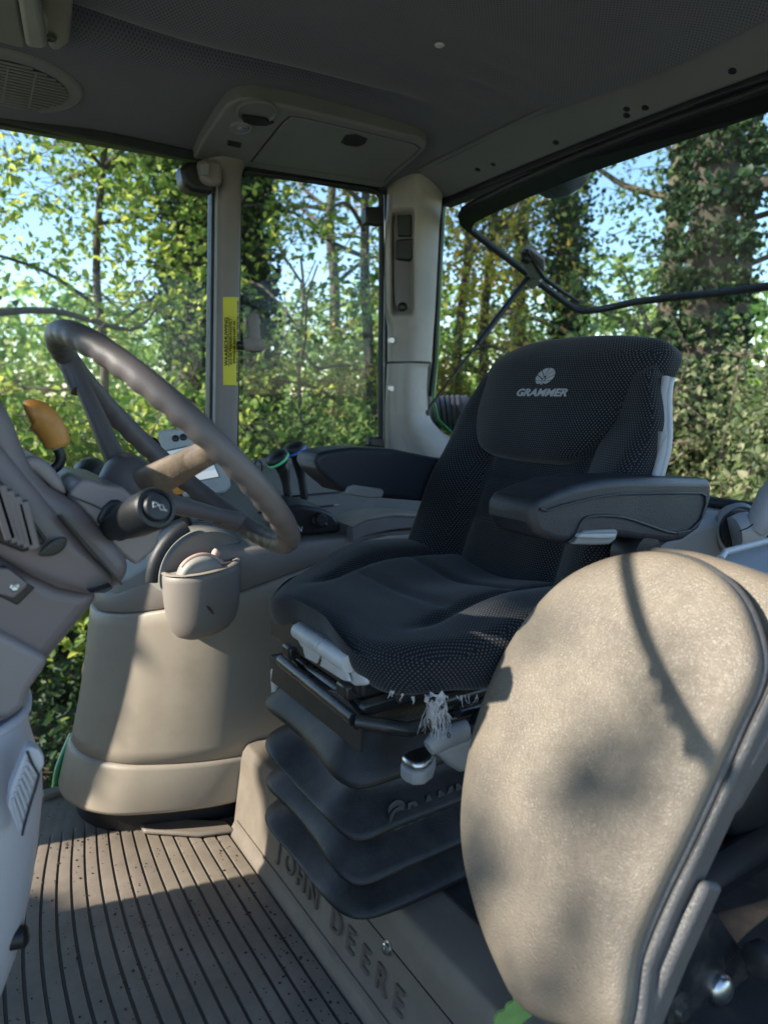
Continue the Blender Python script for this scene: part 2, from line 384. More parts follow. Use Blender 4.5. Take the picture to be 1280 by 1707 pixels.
M['worn'] = pm('worn_spoke', (.16, .12, .085), .5, .3, 40, .6, 350, dirt=(.34, .26, .17), dirt_amt=.7, ds=14)
M['blk'] = pm('black_plastic', (.012, .013, .015), .42, .15, 12, .3, 800)
M['blks'] = pm('black_satin_metal', (.02, .021, .023), .3, .2, 20, .15, 500, dirt=(.09, .075, .06), dirt_amt=.6, ds=20)
M['rub'] = pm('black_rubber', (.013, .016, .020), .5, .25, 10, .4, 300, dirt=(.06, .06, .06), dirt_amt=.5, ds=8)
def dusty(m, col, lo=.35, hi=.95, amt=.5):
    nt = m.node_tree; N = nt.nodes; L = nt.links; b = N['Principled BSDF']; src = b.inputs['Base Color'].links[0].from_socket
    g = N.new('ShaderNodeNewGeometry'); sp = N.new('ShaderNodeSeparateXYZ'); L.new(g.outputs['Normal'], sp.inputs[0])
    mr = N.new('ShaderNodeMapRange'); mr.inputs['From Min'].default_value = lo; mr.inputs['From Max'].default_value = hi; mr.inputs['To Max'].default_value = amt; L.new(sp.outputs[2], mr.inputs['Value'])
    tc = N.new('ShaderNodeTexCoord'); nz = N.new('ShaderNodeTexNoise'); nz.inputs['Scale'].default_value = 26; nz.inputs['Detail'].default_value = 8; nz.inputs['Roughness'].default_value = .7; L.new(tc.outputs['Object'], nz.inputs['Vector'])
    m2 = N.new('ShaderNodeMapRange'); m2.inputs['From Min'].default_value = .35; m2.inputs['From Max'].default_value = .68; L.new(nz.outputs['Fac'], m2.inputs['Value'])
    ml = N.new('ShaderNodeMath'); ml.operation = 'MULTIPLY'; L.new(mr.outputs['Result'], ml.inputs[0]); L.new(m2.outputs['Result'], ml.inputs[1])
    mx = N.new('ShaderNodeMix'); mx.data_type = 'RGBA'; L.new(ml.outputs[0], mx.inputs['Factor']); L.new(src, mx.inputs['A']); mx.inputs['B'].default_value = (*col, 1); L.new(mx.outputs['Result'], b.inputs['Base Color'])
M['bel'] = pm('bellows_rubber', (.0105, .011, .012), .5, .3, 9, .4, 300, dirt=(.035, .034, .033), dirt_amt=.5, ds=9)
dusty(M['bel'], (.085, .076, .062), .3, .9, .4); dusty(M['blks'], (.13, .11, .085), .5, .95, .7)
M['arm'] = pm('armrest_vinyl', (.014, .017, .025), .45, .15, 15, .8, 750)
M['wht'] = pm('grey_white_plastic', (.52, .52, .52), .42, .06, 12, .2, 900, dirt=(.30, .27, .24), dirt_amt=.5, ds=16)
M['gry'] = pm('mid_grey_plastic', (.22, .225, .23), .5, .08, 8, .3, 800, dirt=(.3, .28, .26), dirt_amt=.4)
M['lgr'] = pm('light_grey_plastic', (.40, .41, .43), .5, .06, 8, .3, 700)
M['steel'] = pm('zinc_steel', (.55, .54, .50), .33, .2, 60, .15, 400, metal=1)
M['chrome'] = pm('polished_steel', (.55, .55, .54), .32, .1, 60, 0, metal=1)
M['orange'] = pm('orange_plastic', (.62, .27, .055), .4, .15, 14, .3, 600, dirt=(.28, .11, .03), dirt_amt=.5, ds=22)
M['pink'] = pm('faded_pink_plastic', (.66, .43, .36), .5, .1, 40, .2, 500)
M['dome'] = pm('grey_dial_plastic', (.36, .34, .30), .5, .1, 14, .2, 700)
M['tan'] = leather('tan_vinyl', (.216, .178, .134), (.142, .118, .091), 330)
M['tanrim'] = pm('grey_moulded_rim', (.085, .083, .084), .45, .1, 20, 1.0, 330)
M['yel'] = pm('yellow_label_paper', (.62, .55, .02), .45, .05, 20)
M['ink'] = pm('black_ink', (.012, .012, .012), .6, 0)
M['logo'] = pm('silver_print', (.34, .34, .35), .5, .1, 60)
M['horn'] = pm('white_print', (.7, .7, .7), .5, 0)
M['monitor'] = pm('monitor_shell', (.42, .44, .44), .4, .05, 10, .15, 900)
M['screen'] = screenmat()
M['green_ring'] = pm('green_ring', (.12, .70, .30), .4, 0); M['blue_ring'] = pm('blue_ring', (.08, .20, .95), .4, 0)
M['green'] = pm('tractor_green_paint', (.03, .22, .035), .3, .08, 6, coat=.4)
M['tagcloth'] = pm('green_fabric_tag', (.20, .34, .09), .8, .15, 40, .5, 300)
M['foam'] = pm('torn_white_fibre', (.40, .41, .42), .9, .2, 60, .6, 300)
M['floor'] = floormat()
M['glass'] = glassmat('window_glass', (.95, .97, .96), .016)
M['glassr'] = glassmat('rear_window_glass', (.84, .90, .90), .085, True)  # dust streaks, strengthened to stand in for reflected sheen on the pane
M['lens'] = pm('lamp_lens', (.35, .36, .38), .12, .1, 40, metal=.6)
M['bark'] = pm('tree_bark', (.085, .068, .052), .9, .35, 14, 1.0, 60, dirt=(.10, .12, .05), dirt_amt=.6)
M['barkl'] = pm('pale_bark', (.17, .14, .095), .9, .3, 14, 1.0, 60, dirt=(.12, .13, .06), dirt_amt=.6)
M['twig'] = pm('twig_bark', (.15, .11, .085), .9, .3, 20)
def groundmat():
    m = pm('woodland_ground', (.10, .08, .05), .95, .4, 3, 1.0, 30, dirt=(.05, .08, .025), dirt_amt=.8, ds=2)
    nt = m.node_tree; N = nt.nodes; L = nt.links; b = N['Principled BSDF']; src = b.inputs['Base Color'].links[0].from_socket
    tc = N.new('ShaderNodeTexCoord'); ln = N.new('ShaderNodeVectorMath'); ln.operation = 'LENGTH'; L.new(tc.outputs['Object'], ln.inputs[0])
    mr = N.new('ShaderNodeMapRange'); mr.inputs['From Min'].default_value = 8; mr.inputs['From Max'].default_value = 11; L.new(ln.outputs['Value'], mr.inputs['Value'])
    nz = N.new('ShaderNodeTexNoise'); nz.inputs['Scale'].default_value = .8; nz.inputs['Detail'].default_value = 6; L.new(tc.outputs['Object'], nz.inputs['Vector'])
    cr = N.new('ShaderNodeValToRGB'); cr.color_ramp.elements[0].color = (.11, .19, .04, 1); cr.color_ramp.elements[1].color = (.26, .30, .09, 1); L.new(nz.outputs['Fac'], cr.inputs['Fac'])
    mx = N.new('ShaderNodeMix'); mx.data_type = 'RGBA'; L.new(mr.outputs['Result'], mx.inputs['Factor']); L.new(src, mx.inputs['A']); L.new(cr.outputs['Color'], mx.inputs['B']); L.new(mx.outputs['Result'], b.inputs['Base Color'])
    return m
M['soil'] = groundmat() if True else pm('woodland_soil', (.10, .08, .05), .95, .4, 3, 1.0, 30, dirt=(.05, .08, .025), dirt_amt=.8, ds=2)
M['leafy'] = leafmat('sunny_hazel_leaf', (.085, .17, .04), (.19, .28, .055), (.38, .42, .09), .55)
M['leafm'] = leafmat('mid_green_leaf', (.055, .115, .04), (.11, .185, .055), (.21, .28, .085), .5)
M['leafd'] = leafmat('dark_ivy_leaf', (.018, .045, .018), (.03, .065, .022), (.06, .10, .035), .25)
M['leafa'] = leafmat('autumn_leaf', (.13, .19, .035), (.30, .30, .05), (.42, .30, .07), .55)
M['leafh'] = leafmat('grey_green_leaf', (.10, .14, .055), (.20, .25, .10), (.42, .40, .24), .5)
M['leaff'] = leafmat('far_leaf', (.12, .22, .06), (.20, .31, .07), (.36, .40, .14), .5)
M['flower'] = pm('red_berries', (.55, .04, .04), .4, .3, 30)

# ------------------------------------------------------------------ ground
def gz(x, y):
    d = max(0, y - 2.6)
    z = -1.32 + min(.75, .42 * d) * (1 if y > 0 else 0)
    if x > 2.4: z = max(z, -1.32 + min(.9, .35 * (x - 2.4)))
    far = math.hypot(x, y)
    if far > 14: z += -min(1.2, .05 * (far - 14))
    return z + .05 * math.sin(x * 2.1 + y) * math.cos(y * 1.7)
def ring(k): return -1 + 2 * k
gv = []; gf = []; xs = sorted(set([-400, -150, -60, -30] + [i * .5 for i in range(-40, 41)] + [30, 60, 150, 400]))
for y in xs:
    for x in xs: gv.append((x, y, gz(x, y)))
nx = len(xs)
for j in range(nx - 1):
    for i in range(nx - 1): gf.append([j * nx + i, j * nx + i + 1, (j + 1) * nx + i + 1, (j + 1) * nx + i])
tag(mk('ground', gv, gf, M['soil']), 'brown woodland floor sloping up around the tractor', kind='structure')

M['gravel'] = pm('bounce_gravel', (.34, .30, .24), .95, .25, 8, 1.0, 60, dirt=(.14, .16, .07), dirt_amt=.5, ds=1.5)  # unseen pale ground, added to bounce sunlight up into the cab
lane = mk('track', [(x, y, gz(x, y) + .03) for y in np.linspace(-4.5, 2.5, 15) for x in np.linspace(-14, 2.2, 34)], [[j * 34 + i, j * 34 + i + 1, (j + 1) * 34 + i + 1, (j + 1) * 34 + i] for j in range(14) for i in range(33)], M['gravel'])
tag(lane, 'pale gravel track added unseen around the tractor to bounce sunlight into the cab', kind='structure')
# ------------------------------------------------------------------ the tractor cab: headliner, posts, windows, seals
cab = thing('tractor_cab', (.45, .9, 0), 'tractor cab shell with dark headliner, beige corner posts and tinted windows', 'tractor cab')
YW = 1.85                                               # right-hand window plane
def roof_z(x, y):
    a = abs(y - .92)
    side = 1.715 - .018 * (a / .35) ** 2 if a < .56 else None
    if a < .50: z = 1.708 - .03 * (a / .5) ** 2
    else: z = 1.678 - .088 * ((a - .50) / .43) ** 1.25
    z += .058 * math.exp(-((a - .585) / .030) ** 2) - .020 * math.exp(-((a - .50) / .05) ** 2)   # stretched fold along the dome
    zr = 1.612 + .16 * max(0, (1.245 - x)) ** .62                                    # falls to the rear trim
    h = .02; m = max(0, min(1, .5 + .5 * (zr - z) / h)); z = zr * (1 - m) + z * m - h * m * (1 - m)
    d = math.hypot((x - .952), (y - 1.26))
    z += .010 * math.exp(-(d / .09) ** 2)                                            # pulled up round the button
    w = 2.2 * max(0, min(1, (x - .95) / .25)) * math.exp(-((x - 1.07) / .1) ** 2)
    z += .004 * math.sin((y - 1.26) * 75 + (x - .95) * 20) * w * math.exp(-((y - 1.30) / .12) ** 2)
    z += .006 * math.sin(7 * x + 9 * y) + .0025 * math.sin(13 * x - 6 * y + 1)
    return z
x0, x1, y0, y1 = -.55, 1.25, -.02, 1.86
grid('headliner', lambda a, b: (x0 + (x1 - x0) * a, y0 + (y1 - y0) * b, roof_z(x0 + (x1 - x0) * a, y0 + (y1 - y0) * b)), 150, 150, M['head'], cab,
     uv=lambda a, b: ((x1 - x0) * a, (y1 - y0) * b), normals=False)
prism('roof_shell', [(-.6, -.06, 1.66), (-.6, 1.9, 1.66), (-.4, 1.9, 1.80), (1.4, 1.9, 1.80), (1.46, 1.9, 1.62), (1.46, -.06, 1.62), (1.4, -.06, 1.80), (-.4, -.06, 1.80)][:0] or
      [(-.6, -.07, 1.745), (1.385, -.07, 1.745), (1.385, 1.91, 1.745), (-.6, 1.91, 1.745)], (0, 0, .1), M['green'], cab, .03)
for yy, nm in ((1.885, 'roof_rail'), (-.045, 'roof_rail')):
    box(nm, (.42, yy, 1.66), (2.04, .05, .17), M['blk'], cab, bw=.012)
# seal along the top of the right-hand windows
prism('window_seal', [at(-60, 168, Y=YW), at(322, 250, Y=YW), at(640, 302, Y=YW), at(640, 317, Y=YW), at(410, 281, Y=YW), at(330, 268, Y=YW), at(-60, 188, Y=YW)], (0, .03, 0), M['rub'], cab, .003)
# button in the headliner
bq = at(732, 74, Z=1.69)
bs_ = Vector((.952, 1.26, roof_z(.952, 1.26)))
lathe('headliner_button', bs_ + Vector((0, 0, .002)), (0, 0, -1), [(.0105, 0), (.0105, .003), (.008, .005), (.0045, .005), (.0042, .003), (.0001, .003)], M['wht'], cab, 18)
# rear roof trim (plastic band above the rear window)
def rt(a, b):
    y = -.02 + 1.83 * a; arch = 1 - abs(y - .92) ** 3 * .05
    s = b
    x = 1.235 + .125 * s; z = (1.614 - .055 * s ** 1.3) * 1
    z += .022 * (1 - ((y - .92) / .93) ** 2) - .01
    edge = max(0, (abs(y - .92) - .80) / .11)
    if edge > 0: z += .01 * edge; 
    if b > .97: z += .012
    return (x, y, z)
rear_trim = grid('rear_roof_trim', rt, 60, 24, M['trim'], cab, normals=False)
for (px, py) in ((796, 283), (822, 274), (926, 238), (1044, 182), (1044, 193), (1075, 180), (1220, 119)):
    q = at(px, py, X=1.335); n = Vector((-.35, 0, -1)).normalized()
    # sit the plug on the trim
    d = ray(px, py); best = min((abs((CAM + d * t).z - rt((((CAM + d * t).y) + .02) / 1.83, min(1, max(0, ((CAM + d * t).x - 1.235) / .125)))[2]), t) for t in [0.9 + .004 * i for i in range(400)] if 1.235 <= (CAM + d * t).x <= 1.36)
    q = CAM + d * best[1]
    lathe('trim_plug', q - n * .002, n, [(.0075, 0), (.0075, .003), (.0055, .004), (.0001, .0042)], M['blk'], cab, 14)
prism('rear_header_seal', [(1.362, -.05, 1.60), (1.362, 1.80, 1.60), (1.362, 1.80, 1.545), (1.362, .92, 1.566), (1.362, -.05, 1.545)], (.05, 0, 0), M['rub'], cab, .004)
# roof console with reading lamp and lidded compartment, moulded to the slope beside the right-hand wall
rc_o = Vector((.63, 1.85, 1.588)); rc_n = (Vector((1, 0, 0)).cross(Vector((0, -.26, .05)))).normalized()
if rc_n.z > 0: rc_n = -rc_n
def rcp(px, py, lift=0): return atp(px, py, rc_o + rc_n * lift, rc_n)
oc = [rcp(*p) for p in ((321, 253), (335, 226), (362, 184), (378, 162), (396, 153), (420, 152), (452, 160), (480, 166), (560, 185), (640, 205), (695, 219), (711, 227), (708, 238), (680, 264), (650, 290), (636, 304))]
rcon = prism('roof_console', [p + rc_n * .018 for p in oc], rc_n * -.06, M['trim'], cab, .006)
lid = [rcp(*p) for p in ((417, 258), (440, 228), (470, 190), (482, 181), (500, 182), (600, 206), (690, 228), (699, 235), (690, 246), (655, 274), (640, 292))]
def bias(pts, k): 
    c = sum(pts, Vector()) / len(pts); return [c + (p - c) * k for p in pts]
prism('lid_gap', [p + rc_n * .0185 for p in bias(lid, 1.008)], rc_n * -.01, M['blk'], rcon, 0)
lidm = prism('lid', [p + rc_n * .020 for p in bias(lid, .985)], rc_n * -.012, M['trim'], rcon, .002)
lat = [rcp(*p) for p in ((566, 224), (574, 211), (592, 209), (612, 217), (608, 226), (595, 232), (574, 229))]
prism('lid_latch', [p + rc_n * .0215 for p in lat], rc_n * -.010, M['blk'], rcon, .003)
def disc(name, px, py, r, prof, mat, parent, lift=.018, seg=28):
    q = rcp(px, py, lift); return lathe(name, q, rc_n, [(r * a, b) for a, b in prof], mat, parent, seg)
disc('reading_lamp', 402, 211, .026, [(1.0, -.004), (1.0, .004), (.85, .006), (.78, .002), (.5, .004), (.3, .007), (.01, .0075)], M['gry'], rcon)
disc('lamp_bulb', 403, 212, .011, [(1, .004), (.9, .008), (.01, .010)], M['lens'], rcon, .018, 20)
disc('finger_cup', 428, 186, .047, [(1.0, -.004), (1.0, .003), (.9, .005), (.82, -.001), (.6, -.012), (.01, -.016)], M['trim'], rcon, .019)
q = [rcp(*p) for p in ((402, 176), (420, 178), (440, 181), (455, 188), (442, 193), (420, 192), (404, 186))]
prism('finger_cup_opening', [p + rc_n * .0240 for p in q], rc_n * -.004, M['blk'], rcon, 0)
q = [rcp(*p) for p in ((379, 221), (401, 226), (400, 233), (378, 228))]
prism('slide_switch', [p + rc_n * .0215 for p in q], rc_n * -.008, M['blk'], rcon, .001)
# speaker grille in the headliner above the front side window
sp_c = atp(8, 130, Vector((.2, 1.66, 1.638)), rc_n)
a1 = Vector((1, 0, 0)); a2 = rc_n.cross(a1)
def ell(c, ra, rb, n=40, lift=0): return [c + rc_n * lift + a1 * ra * math.cos(2 * math.pi * k / n) + a2 * rb * math.sin(2 * math.pi * k / n) for k in range(n)]
spk = prism('speaker_grille', ell(sp_c, .150, .105, 48, .012), rc_n * -.05, M['trim'], cab, .008, 3)
prism('grille_backing', ell(sp_c, .118, .080, 40, .0125), rc_n * -.01, M['blk'], spk, 0)
for k in range(15):
    v = -.074 + k * .0106; hw = .118 * math.sqrt(max(0, 1 - (v / .080) ** 2))
    c = sp_c + a2 * v + rc_n * .014
    box('grille_bar', c, (2 * hw, .0052, .004), M['trim'], spk, rot=Matrix((a1, a2, rc_n)).transposed(), bw=.001, seg=1)
for v in (-.045, .0, .05):
    box('grille_rib', sp_c + a1 * v + rc_n * .0142, (.004, .13, .0035), M['trim'], spk, rot=Matrix((a1, a2, rc_n)).transposed(), bw=0)

# right-hand B-post with curved face
def bpost(a, b):
    y = 262 + (830 - 262) * b
    L = 357 - 5 * (y - 262) / 478; Rr = 410 - 8 * (y - 262) / 478
    if y < 300: L -= 22 * ((300 - y) / 38) ** 2; Rr += 14 * ((300 - y) / 38) ** 2.2
    p = at(L + 5, y, Y=1.82).lerp(at(Rr, y, Y=1.82), a)
    e = 1 - abs(2 * a - 1) ** 4
    return p + Vector((0, .035 - .045 * e, 0))
fpost = grid('side_post', bpost, 20, 40, M['bpost'], cab, normals=False)
prism('side_post_core', [at(358, 262, Y=1.86), at(405, 262, Y=1.86), at(398, 830, Y=1.86), at(350, 830, Y=1.86)], (0, .05, 0), M['blk'], cab, .004)
prism('glass_edge_seal', [at(354, 300, Y=1.84), at(361, 300, Y=1.84), at(355, 830, Y=1.84), at(348, 830, Y=1.84)], (0, .025, 0), M['rub'], cab, .002)
prism('glass_edge_strip', [at(361, 300, Y=1.83), at(365, 300, Y=1.83), at(358, 830, Y=1.83), at(355, 830, Y=1.83)], (0, .02, 0), M['lgr'], cab, .001)
# hinge cap at the top of the post
hc = prism('hinge_cover', [at(*p, Y=1.80) for p in ((303, 282), (306, 273), (318, 268), (338, 268), (356, 276), (360, 322), (340, 321), (320, 317), (307, 306))], (0, .06, 0), M['blk'], cab, .012, 4)
prism('hinge_bracket', [at(*p, Y=1.785) for p in ((330, 268), (340, 264), (372, 268), (372, 308), (352, 310), (336, 300))], (0, .03, 0), M['bpost'], cab, .012, 4)
prism('hinge_button', [at(*p, Y=1.775) for p in ((334, 274), (346, 270), (350, 274), (349, 293), (337, 290))], (0, .012, 0), M['gry'], cab, .003)
# C-post: moulded cover with recessed pocket, splitting into a lower cover
def cpost_edges(y):
    ks = [(262, 668, 712), (272, 655, 733), (285, 648, 738), (320, 645, 738), (380, 643, 732), (420, 640, 730), (520, 641, 725), (545, 646, 723), (603, 646, 719), (612, 645, 713), (650, 643, 711), (690, 642, 714), (705, 642, 722), (720, 642, 736), (740, 642, 762), (765, 642, 800), (800, 642, 850)]
    for (ya, la, ra), (yb, lb, rb) in zip(ks, ks[1:]):
        if ya <= y <= yb:
            t = (y - ya) / (yb - ya); return la + (lb - la) * t, ra + (rb - ra) * t
    return ks[-1][1:]
cn = Vector((-.60, -.80, 0)).normalized()
co = Vector((1.26, 1.82, 0))
def sstep(a, b, x): 
    t = max(0, min(1, (x - a) / (b - a))); return t * t * (3 - 2 * t)
def cpost(y0_, y1_, pocket):
    def fn(a, b):
        y = y0_ + (y1_ - y0_) * b
        L, Rr = cpost_edges(y)
        p = atp(L + (Rr - L) * a, y, co, cn)
        h = .045 * (1 - abs(2 * a - 1) ** 3.5)
        # ridge: face turns towards the rear window past the middle
        h += .018 * math.exp(-((a - .56) / .22) ** 2)
        if pocket:
            px = L + (Rr - L) * a
            u = sstep(651, 657, px) * (1 - sstep(684, 693, px)); v = sstep(352, 364, y) * (1 - sstep(514, 532, y))
            h -= .050 * u * v
            h += .012 * math.exp(-((px - 646) / 6) ** 2) * sstep(360, 395, y) * (1 - sstep(505, 545, y))
        else:
            h += .01 * sstep(.25, .5, a)
        return p + cn * h
    return fn
up = grid('corner_post_cover', cpost(262, 603, True), 56, 120, M['post'], cab, normals=False)
lo = grid('corner_post_foot', cpost(607, 800, False), 40, 60, M['post'], cab, normals=False, label='lower corner post cover flaring into the rear sill')
prism('corner_post_core', [at(642, 300, Y=1.87), at(726, 300, Y=1.87), at(718, 700, Y=1.87), at(742, 780, Y=1.87), at(642, 800, Y=1.87)], (0, .04, 0), M['blk'], cab, .004)
def onpost(px, py, h=0): return atp(px, py, co + cn * h, cn)
pad('pocket_shade', [onpost(*p, .0) for p in ((656, 372), (660, 358), (672, 354), (685, 357), (690, 368), (691, 430), (689, 500), (684, 520), (674, 528), (664, 522), (657, 505), (655, 440))], cn, .012, M['col'], cab, n=64, rings=4, p=6, edge=.002)  # dark pad puts the shade of the recess into the pocket
prism('pocket_socket', [onpost(*p, .006) for p in ((663, 362), (686, 361), (686, 396), (664, 396))], cn * .022, M['blk'], cab, .003)
prism('pocket_switch', [onpost(*p, .008) for p in ((661, 402), (690, 400), (689, 432), (683, 437), (660, 434))], cn * .026, M['blk'], cab, .005)
lathe('pocket_plug', onpost(671, 512, .010), cn, [(.014, 0), (.014, .008), (.009, .012), (.0001, .012)], M['blk'], cab, 18)
for (px, py) in ((654, 568), (654, 648)):
    lathe('post_bolt', onpost(px, py, .016), cn, [(.013, -.01), (.013, .012), (.0095, .013), (.0095, .022), (.008, .024), (.0001, .024)], M['steel'], cab, 18)
# window frames
def frame_strip(name, pts, w, mat=M['rub']): return tube(name, pts, w, mat, cab, seg=8)
wr = [at(*p, Y=1.855) for p in ((405, 770), (405, 292), (412, 286), (440, 290), (610, 314), (626, 318), (635, 330), (636, 420), (634, 600), (634, 770))]
frame_strip('side_window_seal', wr[1:], .008)
for (px, py, w, h) in ((624, 360, 26, 32), (628, 738, 24, 18)):
    prism('window_latch', [at(px - w / 2, py - h / 2, Y=1.83), at(px + w / 2, py - h / 2, Y=1.83), at(px + w / 2 + 2, py + h / 2, Y=1.83), at(px - w / 2, py + h / 2 - 3, Y=1.83)], (0, .03, 0), M['blk'], cab, .006)
mk('side_window_glass', [at(405, 285, Y=1.872), at(645, 305, Y=1.872), at(645, 820, Y=1.872), at(405, 850, Y=1.872)], [[0, 1, 2, 3]], M['glass'], cab, False)
mk('side_window_glass', [(-.5, 1.872, 1.60), (.69, 1.872, 1.60), (.69, 1.872, .02), (-.5, 1.872, .02)], [[0, 1, 2, 3]], M['glass'], cab, False)
# front of the cab (out to the left of the picture): windscreen posts and glass
for yy in (.0, 1.853): tube('windscreen_post', [(-.53, yy, 0), (-.52, yy, .8), (-.47, yy, 1.68)], .046, M['blk'], cab, 10)
mk('windscreen_glass', [(-.5, .03, .5), (-.5, 1.83, .5), (-.46, 1.83, 1.62), (-.46, .03, 1.62)], [[0, 1, 2, 3]], M['glass'], cab, False)
box('dash_wall', (-.50, .95, .37), (.05, 1.20, .74), M['blk'], cab, bw=.01)
box('dash_top', (-.36, 1.0, .72), (.30, .55, .12), M['blk'], cab, bw=.04)
wip = tube('wiper_arm', catmull([(-.47, .90, 1.62), (-.48, .835, 1.527), (-.48, .767, 1.44), (-.48, .714, 1.387), (-.48, .666, 1.345), (-.48, .626, 1.309), (-.48, .585, 1.27)], 4), .0095, M['blk'], cab, 8)
for yy, zz in ((.722, 1.394), (.700, 1.374), (.680, 1.356), (.652, 1.330)): box('wiper_clip', (-.478, yy + .004, zz - .007), (.02, .012, .012), M['blk'], wip, bw=.002)
tube('door_post', [(1.40, -.02, 0), (1.40, -.02, 1.66)], .05, M['blk'], cab, 10)
# sill below the rear window and the corner fillet of the rear opening
sill = grid('rear_sill', lambda a, b: (1.30 + .10 * b, 1.80 - 1.78 * a, .755 - .02 * (1 - b) ** 2 + .11 * math.exp(-((a) / .055) ** 2) + .11 * math.exp(-((1 - a) / .055) ** 2)), 60, 8, M['post'], cab, normals=False)
tube('rear_sill_seal', catmull([(1.40, 1.75, .90), (1.40, 1.70, .83), (1.40, 1.64, .795), (1.40, 1.55, .772), (1.40, .92, .765), (1.40, .3, .772), (1.40, .2, .795), (1.40, .14, .83)], 6), .013, M['rub'], cab, 8)
tube('rear_post_seal', [at(739, 300, X=1.375), at(733, 400, X=1.375), at(724, 600, X=1.375), at(717, 660, X=1.375)], .007, M['rub'], cab, 8)
tube('green_body_edge', [at(742, 315, X=1.43), at(736, 420, X=1.43), at(728, 600, X=1.43), at(722, 668, X=1.43), at(730, 700, X=1.43), at(752, 722, X=1.43)], .0055, M['green'], cab, 8)
box('rear_wall', (1.36, .92, .36), (.06, 1.78, .74), M['upper'], cab, bw=.01)
box('side_wall', (.9, 1.90, .34), (1.1, .06, .74), M['blk'], cab, bw=.01)
box('floor_pan', (.40, 1.02, -.07), (1.9, 1.68, .10), M['blk'], cab, bw=.01)
prism('front_floor_edge', [at(72, 1330, Z=.01), at(108, 1318, Z=.01), at(112, 1306, Z=.01), at(70, 1316, Z=.01)], (0, 0, -.05), M['riser'], cab, .004)
# green fender edge seen through the low front window
tube('green_step_edge', catmull([at(92, 1325, Y=2.0), at(97, 1290, Y=2.02), at(106, 1262, Y=2.05), at(122, 1225, Y=2.1)], 4), [.012] * 13, M['green'], cab, 8)

# ------------------------------------------------------------------ grooved floor mat (real grooves)
fl = []
gx = [.508 - .0300 * k for k in range(0, 34)]
cross = []
cross.append((.560, 0.0))
for g in gx:
    cross += [(g + .0034, 0), (g + .0018, -.0042), (g - .0018, -.0042), (g - .0034, 0), (g - .015, .0006)]
ny = 46
def fshift(x, y): return .64 * (.5 - x) * max(0, y - 1.1) ** 2 if x < .5 else 0
V = []; F = []
for j in range(ny):
    y = .12 + 1.72 * j / (ny - 1)
    for (x, z) in cross:
        e = sstep(1.60, 1.625, y + .10 * max(0, x - .2))
        V.append((x + fshift(x, y), y, z * (1 - e) if z < 0 else z))
nc = len(cross)
for j in range(ny - 1):
    for i in range(nc - 1): F.append([j * nc + i, j * nc + i + 1, (j + 1) * nc + i + 1, (j + 1) * nc + i][::-1])
fm = mk('floor_mat', V, F, M['floor'], None, True, loc=(.2, 1.0, 0)); smooth_by(fm, 25)
tag(fm, 'dusty brown ribbed rubber mat covering the cab floor', 'floor mat')
gq = np.random.default_rng(9); cv = []; cf = []
for k in range(230):
    if k < 120: x, y = gq.uniform(-.05, .5), gq.uniform(.75, 1.58)
    elif k < 180: x, y = .495 - abs(gq.normal()) * .03, gq.uniform(.7, 1.42)
    else: x, y = gq.uniform(.1, .5), 1.60 - abs(gq.normal()) * .03
    r_ = gq.uniform(.0012, .0034); b = len(cv); a0 = gq.uniform(0, 6.28)
    for t in range(4): cv.append((x + r_ * gq.uniform(.6, 1.6) * math.cos(a0 + t * 1.57), y + r_ * gq.uniform(.6, 1.6) * math.sin(a0 + t * 1.57), .0012))
    cv.append((x, y, .001 + r_ * .8)); cf += [[b, b + 1, b + 4], [b + 1, b + 2, b + 4], [b + 2, b + 3, b + 4], [b + 3, b, b + 4]]
crm = mk('mud_crumbs', cv, cf, pm('dry_mud', (.05, .038, .028), .95, .5, 90), None, False, loc=(.3, 1.2, 0)); tag(crm, 'dark dry mud crumbs scattered over the ribbed floor mat', 'mud crumbs', kind='stuff')
prism('mat_lip', [at(*p, Z=.002) for p in ((232, 1378), (300, 1372), (378, 1374), (392, 1390), (330, 1398), (240, 1392))], (0, 0, .012), M['riser'], fm, .006)

# ------------------------------------------------------------------ raised seat platform with the maker's name in relief
plat = thing('seat_platform', (.9, .85, 0), 'brown moulded seat platform with raised lettering on its front', 'platform')
pts = [(.508, -.012), (.512, .006), (.519, .016), (.523, .022), (.545, .170), (.550, .188), (.562, .202), (.582, .207), (1.33, .207), (1.33, -.012)]
yA, yB = .10, 1.44
pb = prism('platform_body', [(x, yA, z) for x, z in pts], (0, yB - yA, 0), M['riser'], plat, .003, 2)
box('platform_mat', (.975, .72, .2095), (.68, 1.2, .005), M['risertop'], plat, bw=.001)
fdir = Vector((.022, 0, .148)).normalized(); fnrm = Vector((-.148, 0, .022)).normalized()
def onface(y, z): t = (z - .022) / .148; return Vector((.523 + .022 * t, y, z)) + fnrm * .001
for i, (ch, y) in enumerate(zip('JOHN DEERE', [1.205, 1.155, 1.105, 1.055, 0, .968, .920, .872, .824, .776])):
    if ch == ' ': continue
    tl = text('raised_letter', ch, .060, onface(y, .083), (0, -1, 0), fdir, M['letter'], plat, depth=.007, fat=.012, sx=.92)
    bevel(tl, .0008, 1)
prism('platform_seam', [onface(1.02, .150), onface(yA, .127), onface(yA, .125), onface(1.02, .148)], fnrm * -.006, M['blk'], plat, 0)
prism('platform_step', [onface(1.42, .036), onface(yA, .036), onface(yA, .032), onface(1.42, .032)], fnrm * .003, M['riser'], plat, .001)
for (px, py) in ((388, 1298), (647, 1580)):
    q = at(px, py, X=.540); t = (q.z - .022) / .148; q.x = .523 + .022 * t
    bo = lathe('platform_bolt', q, fnrm, [(.0115, -.002), (.0115, .002), (.0085, .003), (.0085, .0075), (.0065, .009), (.004, .009), (.0038, .006), (.0001, .006)], M['steel'], plat, 18)

